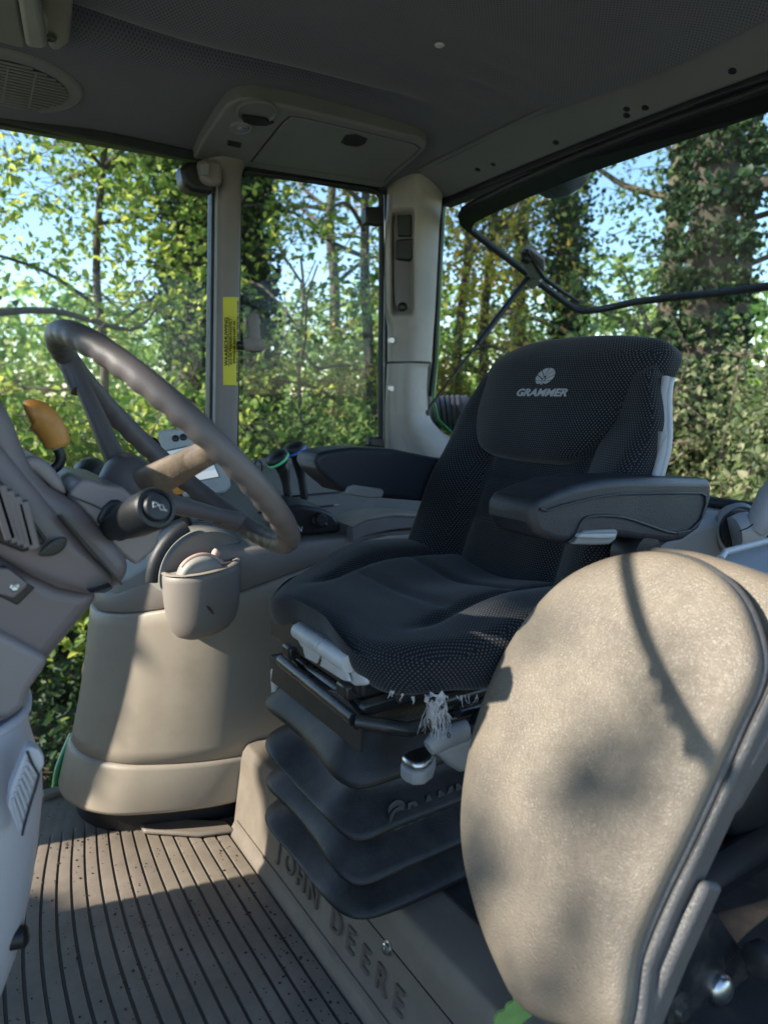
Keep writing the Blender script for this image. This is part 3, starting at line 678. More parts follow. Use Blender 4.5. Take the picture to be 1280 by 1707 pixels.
# ------------------------------------------------------------------ right-hand console
con = thing('side_console', (.6, 1.6, 0), 'beige and grey moulded control console below the right-hand window', 'console')
F0 = [(.27, 1.84), (.215, 1.77), (.203, 1.70), (.228, 1.615), (.28, 1.55), (.345, 1.511), (.43, 1.475), (.52, 1.450), (.70, 1.43), (1.0, 1.43), (1.29, 1.43), (1.29, 1.84)]
F1 = [(.36, 1.84), (.318, 1.79), (.305, 1.72), (.322, 1.645), (.365, 1.575), (.42, 1.520), (.48, 1.475), (.55, 1.445), (.70, 1.42), (1.0, 1.42), (1.29, 1.42), (1.29, 1.84)]
def foot(P):
    Q = catmull([Vector((x, y, 0)) for x, y in P[:9]], 8) + [Vector((x, y, 0)) for x, y in P[9:]]
    Q2 = []
    for a, b in zip(Q, Q[1:]):
        m = max(1, int((b - a).length / .04)); Q2 += [a.lerp(b, k / m) for k in range(m)]
    return Q2 + [Q[-1]]
A0, A1 = foot(F0), foot(F1)
n_ = 110
def rs(P, n):
    d = [0]
    for a, b in zip(P, P[1:]): d.append(d[-1] + (b - a).length)
    out = []; k = 0
    for i in range(n):
        s = d[-1] * i / (n - 1)
        while k < len(d) - 2 and d[k + 1] < s: k += 1
        out.append(P[k].lerp(P[k + 1], (s - d[k]) / max(1e-9, d[k + 1] - d[k])))
    return out
A0, A1 = rs(A0, n_), rs(A1, n_)
def fp(i, z, out=0):
    t = (z - .065) / .455
    p = A0[i].lerp(A1[i], t + .10 * math.sin(math.pi * min(1, max(0, t))))
    j = min(n_ - 2, max(1, i)); tg = (A0[j + 1] - A0[j - 1]); nn = Vector((tg.y, -tg.x, 0)).normalized()
    if nn.dot(p - Vector((.8, 1.75, 0))) < 0: nn = -nn
    q = p + nn * out; q.z = z; return q
def ztop(x): return .497 + .26 * max(0, min(.42, x - .31))
def band(name, zs, mat, par=con, label=None):
    def fn(a, b):
        i = min(n_ - 1, round(a * (n_ - 1))); k = b * (len(zs) - 1)
        z0, o0 = zs[int(k)] if k < len(zs) - 1 else zs[-1]
        z = z0(A1[i].x) if callable(z0) else z0
        return fp(i, z, o0)
    return grid(name, fn, n_, len(zs), mat, par, label=label)
band('console_skirt', [(.070, -.03), (.066, .0), (.066, .004), (.075, .007), (.165, .007), (.174, .004), (.176, -.004)], M['body'])
zb = [(.176, -.004), (.178, .001)]
for k in range(1, 12): zb.append(((lambda t: (lambda x: .178 + (ztop(x) - .006 - .178) * t))(k / 12), .001))
zb += [(lambda x: ztop(x) - .006, .001), (lambda x: ztop(x) - .001, -.003), (lambda x: ztop(x) - .001, -.02)]
band('console_body', zb, M['body'], label='beige lower console body with scuffed sunlit front')
def ztrim(x): return max(ztop(x) + .03, .548 + 1.0 * max(0, min(.112, (x - .33) * .95)))
band('console_trim', [(lambda x: ztop(x) - .004, -.02), (lambda x: ztop(x) + .002, -.006), (lambda x: ztop(x) + .005, -.003), (lambda x: ztrim(x) - .008, -.003), (lambda x: ztrim(x) - .002, -.006), (lambda x: ztrim(x), -.014)], M['upper'], label='darker upper band of the console side')
prism('console_plinth', [fp(i, .0, -.045) for i in range(0, n_, 2)], (0, 0, .072), M['blk'], con, 0)
# deck: rises towards the window and falls away at its front
inner = []
for i in range(n_):
    p = fp(i, .52, -.012); inner.append((p.x, p.y))
def innerY(x):
    best = 1.42 if x > .5 else 1.74
    for (xa, ya), (xb, yb) in zip(inner, inner[1:]):
        if min(xa, xb) <= x <= max(xa, xb) and yb <= 1.80 and abs(xb - xa) > 1e-6:
            t = (x - xa) / (xb - xa); best = ya + (yb - ya) * t
            if ya < 1.78: return best
    return best
def deckz(x, y):
    base = ztrim(x)
    s = sstep(.36, .56, x)
    return base + s * .36 * max(0, y - 1.44) ** 1.05 + .10 * (1 - s) * max(0, y - 1.5)
def deck(a, b):
    x = .322 + .968 * a; yi = innerY(x)
    if b < .01: return (x, yi + .004, ztrim(x) - .09)
    y = yi + (1.845 - yi) * (b - .03) / .97
    return (x, y, deckz(x, y) - .004 * (1 - sstep(0, .06, b - .03)))
dk = grid('console_deck', deck, 90, 34, M['deck'], con)
# throttle drum with slots, and dark curved gutter in front of it
drum_c = Vector((.50, 1.56, .600))
def drum(a, b):
    th = math.pi * (1.06 - 1.12 * a); y = 1.465 + .15 * b
    r = .106 - .006 * (abs(2 * b - 1) ** 6)
    return drum_c + Vector((r * math.cos(th), y - 1.56, r * math.sin(th)))
dr = grid('quadrant_drum', drum, 40, 14, M['deck'], con)
prism('drum_end', [drum(k / 30, 0.02) + Vector((0, .002, 0)) for k in range(31)], (0, .02, 0), M['deck'], dr, .001)
def arcpts(r, y, a0, a1, n=16): return [drum_c + Vector((r * math.cos(R(a0 + (a1 - a0) * k / n)), y - 1.56, r * math.sin(R(a0 + (a1 - a0) * k / n)))) for k in range(n + 1)]
tube('drum_gutter', arcpts(.122, 1.475, 178, 110), .014, M['rub'], con, 10, squash=.6)
tube('drum_gutter', arcpts(.112, 1.628, 165, 20), .006, M['blk'], con, 8)
tube('drum_slot', arcpts(.1045, 1.585, 80, 22), .0055, M['blk'], dr, 8)
tube('drum_slot', arcpts(.1035, 1.505, 150, 30), .0014, M['blk'], dr, 6)
sl = tube('drum_label_plate', arcpts(.1045, 1.56, 118, 60), .009, M['gry'], dr, 8, squash=.25)
text('drum_mark', '(P)', .016, drum_c + Vector((.105 * math.cos(R(72)), .0, .1075 * math.sin(R(72)))), (1, 0, -.3), (0, 1, .2), M['horn'], dr, .0006)
# bin with domed lid and pink lever
bc = Vector((.478, 1.455, .5))
bin_ = None
def binw(a, b):
    th = math.pi * 2 * a
    z = [.484, .491, .505, .528, .565, .615, .626, .630][min(7, int(b * 7.001))]
    r = [.042, .056, .0665, .0735, .0775, .0790, .078, .074][min(7, int(b * 7.001))]
    zz = z + .016 * (math.cos(th) * .5)
    return (bc.x + r * 1.05 * math.cos(th), bc.y + r * .92 * math.sin(th), zz - .05 * (0 if b > .5 else 0))
bin_ = grid('waste_bin', binw, 48, 8, M['upper'], con, closed_u=True, capv=True, label='rounded bin pod on the console with a domed dial on top'); smooth_by(bin_, 50)
def lipf(a, b):
    t = 2 * math.pi * a; r = .0805 - .017 * b
    return (bc.x + r * 1.05 * math.cos(t), bc.y + r * .92 * math.sin(t), .6315 + .008 * math.cos(t) + .003 * math.sin(math.pi * min(1, b * 1.2)))
rim = grid('bin_rim', lipf, 48, 6, M['body'], bin_, closed_u=True)
dc = Vector((.466, 1.425, .614)); dax = Vector((.10, 1, .10)).normalized()
dial = lathe('dial', dc - dax * .026, dax, [(.0001, 0), (.042, 0), (.047, .004), (.049, .010), (.049, .034), (.046, .039), (.0001, .039)], M['dome'], bin_, 40)
dial_rim = tube('dial_rim', [dc - dax * .004 + (Vector((1, 0, -.1)).normalized() * math.cos(t) + dax.cross(Vector((1, 0, -.1)).normalized()) * -math.sin(t)) * .0492 for t in [R(150 - 6 * k) for k in range(20)]], .0055, M['pink'], bin_, 8)
tube('dial_lever', catmull([at(356, 936, Y=1.43), at(358, 929, Y=1.43), at(361, 921, Y=1.43), at(364, 917, Y=1.43)], 4), [.008, .008, .0082, .0085, .009, .0092, .0094, .0095, .0095, .009, .0085, .007, .004], M['pink'], bin_, 14)
tube('dial_foot', [at(364, 934, Y=1.45), at(378, 942, Y=1.45)], .0055, M['pink'], bin_, 8)
# dark streak on the front of the bin
tube('console_streak', [at(345, 1010, Y=1.378), at(350, 1016, Y=1.378), at(356, 1024, Y=1.378)], [.002, .004, .002], M['blk'], con, 6, squash=.2)
# black switch pod with knob
pc = at(525, 868, Y=1.50)
pod = prism('switch_pod', [at(*p, Y=1.44) for p in ((474, 893), (472, 858), (480, 845), (500, 842), (535, 848), (556, 857), (566, 872), (571, 884), (560, 890), (520, 893))], (0, .10, .012), M['blk'], con, .008, 3)
lathe('pod_knob', at(532, 868, Y=1.438), (-.15, -1, .25), [(.018, -.004), (.018, .006), (.014, .010), (.012, .020), (.0001, .021)], M['blk'], pod, 20)
box('pod_knob_grip', at(536, 871, Y=1.425), (.030, .016, .011), M['blk'], pod, rot=Matrix.Rotation(R(35), 3, 'Y'), bw=.004)
tube('pod_cover', [at(*p, Y=1.50) for p in ((478, 848), (490, 841), (505, 842), (517, 851))], .005, M['gry'], pod, 8)
text('pod_mark', 'N', .018, at(500, 882, Y=1.436), (1, .0, -.2), (.2, .0, 1), M['horn'], pod, .0008)
# hydraulic levers with slots
for i, (pts_, ring_, rm, lab) in enumerate((
    ([(482, 840), (478, 812), (473, 785), (468, 772)], (468, 771), M['green_ring'], 'black lever with a green ring under its knob'),
    ([(508, 832), (504, 805), (499, 775), (495, 757)], (495, 756), M['blue_ring'], 'black lever with a blue ring under its knob'))):
    Y = 1.58 + .05 * i
    P = catmull([at(*p, Y=Y) for p in pts_], 5)
    lv = tube('hydraulic_lever', P, [.0105 if k < 6 else .0105 + .0065 * min(1, (k - 6) / 5) for k in range(len(P))], M['blk'], con, 14, label=lab)
    tp = P[-1]; ax = (P[-1] - P[-4]).normalized()
    hax = (ax + Vector((-.25, -.1, 0))).normalized()
    lathe('lever_knob', tp - ax * .004, hax, [(.0165, 0), (.023, .007), (.0285, .014), (.029, .021), (.0255, .029), (.016, .035), (.0001, .0365)], M['blk'], lv, 24)
    lathe('lever_ring', tp - ax * .004, hax, [(.0286, .0120), (.0302, .0138), (.0302, .0172), (.0290, .0190)], rm, lv, 24)
for (pa, pb, Y) in (((430, 835), (555, 842), 1.585), ((440, 820), (578, 830), 1.65)):
    a_ = Vector((at(*pa, Y=Y).x, Y, 0)); b_ = Vector((at(*pb, Y=Y).x, Y, 0))
    P = [Vector((a_.x + (b_.x - a_.x) * k / 12, Y, deckz(a_.x + (b_.x - a_.x) * k / 12, Y) + .0005)) for k in range(13)]
    tube('lever_slot', P, .0035, M['blk'], con, 8)
    box('slot_mark', P[-1] + Vector((.012, 0, .0015)), (.012, .005, .001), M['horn'], con, bw=0)
# armrest support pillar, storage lid and a dark panel standing for recess shade behind the switch pod
prism('storage_shade_panel', [at(*p, Y=1.405) for p in ((588, 905), (588, 878), (610, 868), (650, 861), (714, 862), (714, 888), (690, 880), (650, 884), (610, 893))], (0, .03, 0), M['col2'], con, .003)
prism('storage_ledge', [at(*p, Y=1.40) for p in ((582, 876), (612, 862), (655, 855), (718, 858), (718, 864), (655, 861), (612, 868), (588, 880))], (0, .10, .0), M['upper'], con, .003)
prism('storage_lid', [at(*p, Y=1.40) for p in ((590, 935), (590, 912), (612, 901), (650, 893), (682, 891), (712, 906), (708, 935))], (0, .03, 0), M['body'], con, .004)
prism('belt_guide', [at(*p, Y=1.60) for p in ((690, 838), (692, 850), (720, 855), (722, 836))], (0, .08, 0), M['post'], con, .004)
# rear deck bump up to the window
tube('window_ledge', catmull([Vector((x, 1.84, deckz(x, 1.83) + .004)) for x in (.40, .6, .8, 1.0, 1.25)], 4), .012, M['deck'], con, 8)
prism('window_upstand', [at(*p, Y=1.835) for p in ((405, 800), (402, 772), (440, 765), (470, 762), (640, 742), (642, 800))], (0, .02, 0), M['deck'], con, .004)
tube('console_cable', catmull([at(430, 790, Y=1.80), at(424, 780, Y=1.79), at(428, 768, Y=1.79), at(436, 772, Y=1.80), at(437, 792, Y=1.80)], 5), .002, M['blk'], con, 6)
# shift lever with orange collar
sh = tube('shift_lever', [at(322, 900, Y=1.56), at(312, 870, Y=1.54), at(300, 830, Y=1.52), at(290, 806, Y=1.51)], [.010, .0095, .0085, .008], M['blk'], con, 12, label='black lever with an orange collar behind the steering wheel')
lathe('lever_collar', at(296, 823, Y=1.515), (-.12, 0, 1), [(.013, 0), (.016, .006), (.015, .022), (.011, .028), (.0001, .028)], M['orange'], sh, 16)

# ------------------------------------------------------------------ display monitor
mo = at(330, 775, Y=1.66)
mon = thing('display_monitor', mo, 'light grey display monitor with three round buttons behind the wheel', 'monitor')
mn = Vector((-.30, -.93, .20)).normalized(); mx_ = Vector((0, 0, 1)).cross(mn).normalized() * 1; my_ = mn.cross(mx_)
def mp_(px, py, h=0): return atp(px, py, mo + mn * h, mn)
prism('monitor_housing', [mp_(*p) for p in ((262, 722), (268, 716), (318, 713), (350, 722), (384, 795), (385, 812), (376, 821), (330, 826), (300, 830), (283, 790))], mn * -.035, M['monitor'], mon, .007, 3)
scp = [mp_(*p, .0015) for p in ((276, 752), (342, 738), (366, 795), (297, 808))]
s_ = mk('monitor_screen', [scp[3], scp[2], scp[1], scp[0]], [[0, 1, 2, 3]], M['screen'], mon, False, uv=[(0, 0), (1, 0), (1, 1), (0, 1)])
tube('screen_bezel', scp + [scp[0]], .0022, M['gry'], mon, 6)
for px in (293, 306, 320):
    lathe('monitor_button', mp_(px, 729 - (px - 306) * .15, .0), mn, [(.0080, 0), (.0080, .003), (.0066, .004), (.0060, .002), (.0001, .003)], M['blk'], mon, 20)
prism('monitor_slot', [mp_(*p, .001) for p in ((330, 808), (360, 803), (361, 810), (331, 815))], mn * .002, M['lgr'], mon, .001)
prism('monitor_hood', [mp_(*p, -.02) for p in ((238, 730), (262, 727), (278, 765), (290, 800), (272, 800), (252, 760))], mn * -.05, M['blk'], mon, .010, 3)
tube('monitor_stalk', [mo - mn * .03 + Vector((0, .0, -.02)), mo + Vector((.0, .05, -.13)), Vector((mo.x + .01, 1.70, deckz(mo.x, 1.70)))], .014, M['blk'], mon, 10)

# ------------------------------------------------------------------ steering column and wheel
TILT = R(47); WC = Vector((.273, .908, .929)); WR = .187
wu = Vector((math.cos(TILT), 0, -math.sin(TILT))); wy = Vector((0, 1, 0)); wnn = Vector((math.sin(TILT), 0, math.cos(TILT)))
colm = thing('steering_column', (.05, .908, 0), 'dark taupe steering column cowl on a pale grey base', 'steering column')
def cy(px, py, Y=.785): return at(px, py, Y=Y)
cow = prism('cowl', [cy(*p) for p in ((-170, 560), (-60, 610), (0, 660), (16, 686), (28, 712), (40, 748), (60, 785), (85, 812), (113, 829), (133, 841), (156, 866), (199, 911), (226, 946), (206, 976), (178, 992), (150, 996), (100, 985), (50, 962), (0, 930), (-170, 860))], (0, .245, 0), M['col'], colm, .016, 4, label='dark taupe cowl with louvred vent')
# front-facing collar (binnacle back) and side bulge
blg = pad('cowl_bulge', [cy(*p, .787) for p in ((-60, 690), (-10, 730), (40, 790), (90, 850), (104, 865), (150, 920), (190, 965), (170, 985), (120, 978), (60, 955), (0, 925), (-90, 880), (-120, 780))], (0, -1, 0), .012, M['col'], colm, n=72, rings=8, p=2.4)
prism('cowl_seam', [cy(*p, .7655) for p in ((104, 862), (107, 862), (206, 974), (203, 976))], (0, .03, 0), M['blk'], colm, 0)
prism('vent_recess', [cy(*p, .764) for p in ((-40, 770), (0, 804), (30, 836), (78, 900), (72, 908), (40, 922), (-40, 890))], (0, .03, 0), M['blk'], colm, .003)
vent = prism('vent_edge', [cy(*p, .759) for p in ((-40, 765), (0, 800), (32, 834), (80, 900), (74, 903), (28, 842), (-5, 812), (-40, 782))], (0, .02, 0), M['rub'], colm, .003)
for k in range(5):
    ax0 = (-30 + 15 * k - 25, 800 + 8 * k - 30); 
    a_ = cy(-22 + k * 13, 803 + k * 9, .755); b_ = cy(10 + k * 10, 905 + k * 4 - 2, .755)
    prism('vent_louvre', [a_, b_, b_ + Vector((.010, 0, .002)), a_ + Vector((.010, 0, .002))], (0, .012, .0), M['col'], colm, .0015)
pad('cowl_thumb_recess', [cy(*p, .764) for p in ((64, 925), (78, 908), (98, 896), (110, 896), (112, 905), (104, 918), (86, 927))], (0, -1, 0), .0015, M['blk'], colm, n=32, rings=4)
prism('cowl_slot', [cy(*p, .764) for p in ((150, 989), (168, 984), (188, 977), (189, 981), (176, 989))], (0, .02, 0), M['blk'], colm, .001)
# neck, collar, base
prism('column_neck', [cy(*p, .80) for p in ((-170, 840), (0, 925), (100, 975), (176, 990), (150, 1022), (120, 1058), (88, 1098), (60, 1120), (-170, 1030))], (0, .215, 0), M['col'], colm, .02, 4)
prism('column_slot', [cy(*p, .799) for p in ((-20, 950), (8, 943), (40, 970), (60, 980), (30, 1010), (-20, 985))], (0, .02, 0), M['blk'], colm, .002)
tl_ = prism('tilt_lever', [cy(*p, .786) for p in ((-40, 945), (15, 948), (46, 972), (46, 978), (24, 998), (-5, 990), (-40, 985))], (0, .012, 0), M['col'], colm, .003)
lathe('tilt_screw', cy(25, 979, .786), (0, -1, 0), [(.0045, -.002), (.0045, .001), (.003, .002), (.0001, .001)], M['steel'], tl_, 14)
prism('column_collar', [cy(*p, .79) for p in ((-170, 985), (0, 1053), (30, 1068), (86, 1099), (78, 1112), (52, 1150), (44, 1178), (20, 1200), (-170, 1210))], (0, .235, 0), M['col2'], colm, .02, 4, label='lighter taupe collar of the column')
prism('column_throat', [cy(*p, .80) for p in ((-120, 1140), (0, 1130), (50, 1150), (42, 1185), (0, 1215), (-120, 1215))], (0, .215, 0), M['col2'], colm, .02, 4)
# pale base: a rounded column that swells then tucks in towards the floor
bsec = [(1165, 47, .30), (1180, 48, .31), (1215, 53, .315), (1245, 63, .32), (1275, 72, .325), (1310, 72, .325), (1380, 66, .32), (1440, 58, .315), (1500, 47, .31), (1560, 33, .30), (1610, 16, .29), (1660, -8, .27), (1720, -60, .25), (1800, -130, .23)]
def basef(a, b):
    k = b * (len(bsec) - 1); i = min(len(bsec) - 2, int(k)); t = k - i
    py = bsec[i][0] + (bsec[i + 1][0] - bsec[i][0]) * t; px = bsec[i][1] + (bsec[i + 1][1] - bsec[i][1]) * t; w = bsec[i][2] + (bsec[i + 1][2] - bsec[i][2]) * t
    e = at(px, py, Y=.86)
    th = 2 * math.pi * a; c, s = math.cos(th), math.sin(th)
    ex = .19 * math.copysign(abs(c) ** .62, c); ey = w / 2 * math.copysign(abs(s) ** .62, s)
    z = e.z
    if b < .001: z -= 0
    return (e.x - .19 + ex, .905 + ey, z)
cbase = grid('column_base', basef, 56, 44, M['colw'], colm, closed_u=True, label='pale grey column base with a ribbed inset panel')
rm_ = tube('base_rim', [basef(k / 48, 0) for k in range(48)], .006, M['colw'], cbase, 8, closed=True)
def base_near(px, py): return at(px, py, Y=.742)
pp = prism('pedal_panel', [base_near(*p) for p in ((14, 1345), (18, 1315), (44, 1250), (52, 1245), (66, 1250), (74, 1262), (75, 1275), (66, 1290), (40, 1385), (36, 1394), (30, 1385))], (0, .018, 0), M['colw'], colm, .005, 3)
for k in range(7):
    t = k / 6
    a_ = base_near(22 + 24 * t + 0, 1330 - 62 * t); b_ = base_near(37 + 22 * t, 1378 - 92 * t)
    tube('panel_rib', [a_ + Vector((0, -.001, 0)), a_.lerp(b_, .5) + Vector((0, -.003, 0)), b_ + Vector((0, -.001, 0))], .0016, M['lgr'], pp, 6)
tube('panel_seam', [base_near(*p) + Vector((0, -.003, 0)) for p in ((45, 1250), (54, 1272), (65, 1290), (58, 1315), (50, 1340), (40, 1376), (37, 1390))], .0013, M['blk'], pp, 6)
lathe('base_cap', at(33, 1562, Y=.80), (1, -.3, 0), [(.012, -.01), (.012, .006), (.008, .009), (.0001, .009)], M['blk'], colm, 14)
# head of the column with the stalks
head_ = prism('column_head', [cy(*p, .80) for p in ((113, 826), (128, 806), (142, 797), (150, 799), (176, 808), (206, 812), (222, 826), (244, 850), (268, 874), (271, 882), (264, 908), (258, 918), (228, 944), (190, 915), (150, 862))], (0, .215, 0), M['col2'], colm, .012, 4)
prism('head_seam', [cy(*p, .7985) for p in ((114, 824), (150, 838), (176, 850), (175, 853), (150, 841), (113, 827))], (0, .01, 0), M['blk'], head_, 0)
prism('stalk_gaiter', [cy(*p, .797) for p in ((160, 868), (172, 845), (186, 832), (200, 833), (216, 845), (226, 880), (214, 900), (200, 905), (186, 898))], (0, .02, 0), M['blk'], colm, .006, 3)
sa, sb = at(188, 880, Y=.80), at(262, 846, Y=.705)
sax = (sb - sa).normalized()
SL = (sb - sa).length
stalk = lathe('horn_stalk', sa, sax, [(.013, -.01), (.015, .01), (.019, SL * .35), (.0215, SL * .6), (.0215, SL - .004), (.020, SL - .001), (.0165, SL), (.0162, SL - .003), (.0001, SL - .003)], M['blk'], colm, 32, label='black multi-function stalk with a horn button on its end')
hb = lathe('horn_button', sa, sax, [(.0140, SL - .003), (.0140, SL + .001), (.0125, SL + .003), (.0001, SL + .0042)], M['blk'], stalk, 28)
hx = Vector((0, 0, 1)).cross(sax).normalized(); hy = sax.cross(hx); ho = sb + sax * .0048
def hp(x, y): return ho + hx * x + hy * y
tube('horn_symbol', [hp(*p) for p in ((-.0055, .0052), (-.0012, .0035), (.0002, .001), (.0006, -.0025), (.0022, -.0042), (.0042, -.0036), (.0048, -.001), (.0036, .0012), (.0008, .0014), (-.0022, .0012), (-.0062, -.0002), (-.0055, .0052))], .00038, M['horn'], stalk, 5)
tube('horn_symbol', [hp(.0042, -.0036), hp(.0072, -.0052)], .0005, M['horn'], stalk, 5)
# second stalk at the far side and the shuttle-lever turret with its orange lever
tube('wiper_stalk', [at(140, 800, Y=1.03), at(146, 788, Y=1.05), at(155, 782, Y=1.09)], [.016, .019, .018], M['blk'], colm, 16)
tur = prism('lever_turret', [cy(*p, .795) for p in ((30, 775), (40, 764), (52, 760), (66, 762), (80, 770), (94, 785), (106, 803), (114, 827), (90, 815), (60, 788))], (0, .20, 0), M['col2'], colm, .014, 4)
prism('turret_back', [cy(*p, .80) for p in ((-10, 690), (6, 690), (16, 694), (26, 712), (44, 760), (42, 790), (-10, 760))], (0, .2, 0), M['col2'], colm, .012, 4)
ol = tube('orange_lever', catmull([at(47, 694, Y=.90), at(60, 691, Y=.90), at(76, 703, Y=.90), (at(90, 724, Y=.90)), at(97, 745, Y=.90)], 6), [.010, .0135, .0155, .0165, .017, .017, .0172, .0172, .0172, .0170, .0168, .0168, .0168, .0166, .0165, .0163, .016, .0160, .0158, .0155, .0150, .0148, .0145, .014, .0125], M['orange'], colm, 20, label='orange shuttle lever', up=(0, 1, 0), squash=.8)
tube('lever_rod', catmull([at(97, 748, Y=.90), at(102, 762, Y=.90), at(98, 775, Y=.90), at(86, 785, Y=.90), at(78, 800, Y=.90)], 5), .006, M['blk'], ol, 10)

whl = thing('steering_wheel', WC, 'brown three-spoked steering wheel with finger grips on its rim', 'steering wheel')
NW = 220
pathw = []; radw = []
for k in range(NW):
    th = 2 * math.pi * k / NW
    pathw.append(WC + (wu * math.cos(th) + wy * math.sin(th)) * WR)
V = []; F = []; sg = 20
for k in range(NW):
    th = 2 * math.pi * k / NW; e = wu * math.cos(th) + wy * math.sin(th)
    for j in range(sg):
        ph = 2 * math.pi * j / sg
        rr = .0140
        under = max(0, -math.sin(ph)) * .9 + max(0, -math.cos(ph)) * .2
        rr *= 1 - .16 * under * (.5 + .5 * math.cos(th * 44))
        V.append(WC + e * (WR + rr * math.cos(ph)) + wnn * (rr * 1.08 * math.sin(ph)))
for k in range(NW):
    for j in range(sg):
        F.append([k * sg + j, k * sg + (j + 1) % sg, ((k + 1) % NW) * sg + (j + 1) % sg, ((k + 1) % NW) * sg + j])
fixn(mk('rim', V, F, M['wheel'], whl))
hubc = WC - wnn * .062
lathe('hub', hubc, wnn, [(.040, -.035), (.047, -.012), (.046, .004), (.040, .014), (.030, .019), (.0001, .020)], M['wheel'], whl, 36)
pad('hub_cap', [hubc + wnn * .016 + (wu * math.cos(t) + wy * math.sin(t)) * .034 for t in [2 * math.pi * k / 24 for k in range(24)]], wnn, .006, M['col'], whl, n=40, rings=6)
for a_, mt, lb in ((145, M['wheel'], None), (265, M['worn'], 'spoke with its coating worn to brown'), (25, M['wheel'], None)):
    th = R(a_); e = wu * math.cos(th) + wy * math.sin(th)
    P = catmull([hubc + e * .028 - wnn * .004, hubc + e * .060 + wnn * .008, hubc + e * .110 + wnn * .031, WC + e * (WR - .030) - wnn * .010, WC + e * (WR - .004)], 6)
    spk_ = tube('spoke', P, [.024 - .009 * min(1, k / 18) for k in range(len(P))], mt, whl, 16, up=wnn, squash=.62, label=lb)
    tube('spoke_sleeve', [WC + e * (WR - .045) - wnn * .020, WC + e * (WR - .026) - wnn * .011, WC + e * (WR - .006) - wnn * .001], [.0135, .0142, .0146], M['wheel'] if mt != M['worn'] else M['worn'], spk_, 14)

# ------------------------------------------------------------------ driver's seat
SY = .908
seat = thing('driver_seat', (.65, SY, .21), 'black dotted fabric suspension seat on rubber bellows', 'driver seat')
# cushion: front edge rolled, raised side bolsters, pleats
def cush(a, b):
    th = 2 * math.pi * a; c, s = math.cos(th), math.sin(th)
    # superellipse footprint, a = around, b = 0 bottom centre .. 1 top centre
    k = b
    if k < .12: rad = .78 + .10 * (k / .12); zl = -.045
    elif k < .55:
        t = (k - .12) / .43; ang = -math.pi / 2 + t * math.pi
        rad = .88 + .12 * math.cos(ang) ** .8; zl = .045 * math.sin(ang)
    else:
        t = (k - .55) / .45; rad = .88 * (1 - t); zl = .045 + .010 * (1 - (1 - t) ** 2)
    ex = math.copysign(abs(c) ** .74, c) * .245 * rad; ey = math.copysign(abs(s) ** .74, s) * .268 * rad
    x = .685 + ex; y = SY + ey
    u = (y - SY) / .262; v = (x - .685) / .235     # v -1 front, +1 back
    top = sstep(0, .04, zl)
    z = .652 + zl
    z += top * (.018 * (.2 + .8 * sstep(-.9, .1, v)) * sstep(.45, .80, abs(u)) * (1 - .5 * sstep(.5, 1, v)) - .018 * (1 - sstep(.0, .55, abs(u))) * sstep(-.6, .1, v))
    z += top * .010 * sstep(-.4, -.75, v) * (1 - sstep(-.86, -1.0, v))
    z += top * (-.010) * math.exp(-((abs(u) - .56) / .05) ** 2) * sstep(-.75, -.4, v)
    z += top * (-.006) * (math.exp(-((v + .28) / .05) ** 2) + math.exp(-((v - .22) / .05) ** 2)) * (1 - sstep(.4, .55, abs(u)))
    # front flanks swell downwards, thigh scallop in the middle of the front edge
    fr = sstep(-.55, -1, v)
    z += -.030 * fr * sstep(.35, .75, abs(u)) * (1 - top) * .8
    z += .022 * fr * (1 - sstep(.15, .62, abs(u))) * (1 - top)
    x += .018 * fr * (1 - sstep(.1, .5, abs(u)))
    z += (v + 1) * -.010 + .010 - (.046 + .018 * sstep(.4, .9, -u * 0 + (y - SY) / .262)) * sstep(.1, -1.0, v) * top
    return (x, y, z)
def cush_uv(a, b):
    p = cush(a, b); 
    if .12 <= b <= .50:
        th = a * 2 * math.pi
        return (a * 1.7, p[2] * 1.0 + 5)
    return (p[0], p[1])
cu = grid('seat_cushion', cush, 128, 64, M['fab'], seat, closed_u=True, uv=None, label='dotted fabric cushion with raised side bolsters')
def planar_uv(o, axes=None):
    """box-projected cloth coordinates in metres, so that the weave keeps its scale round the bolsters"""
    me = o.data
    l = me.uv_layers.active or me.uv_layers.new(name='UVMap')
    for p in me.polygons:
        n = p.normal; a = max(range(3), key=lambda i: abs(n[i]))
        for li in p.loop_indices:
            co = me.vertices[me.loops[li].vertex_index].co
            l.data[li].uv = ((-co.y, co.z) if a == 0 else (-co.x if n.y > 0 else co.x, co.z) if a == 1 else (-co.y, co.x))
planar_uv(cu)
def slope_x(z): return .842 + .40 * (z - .69)
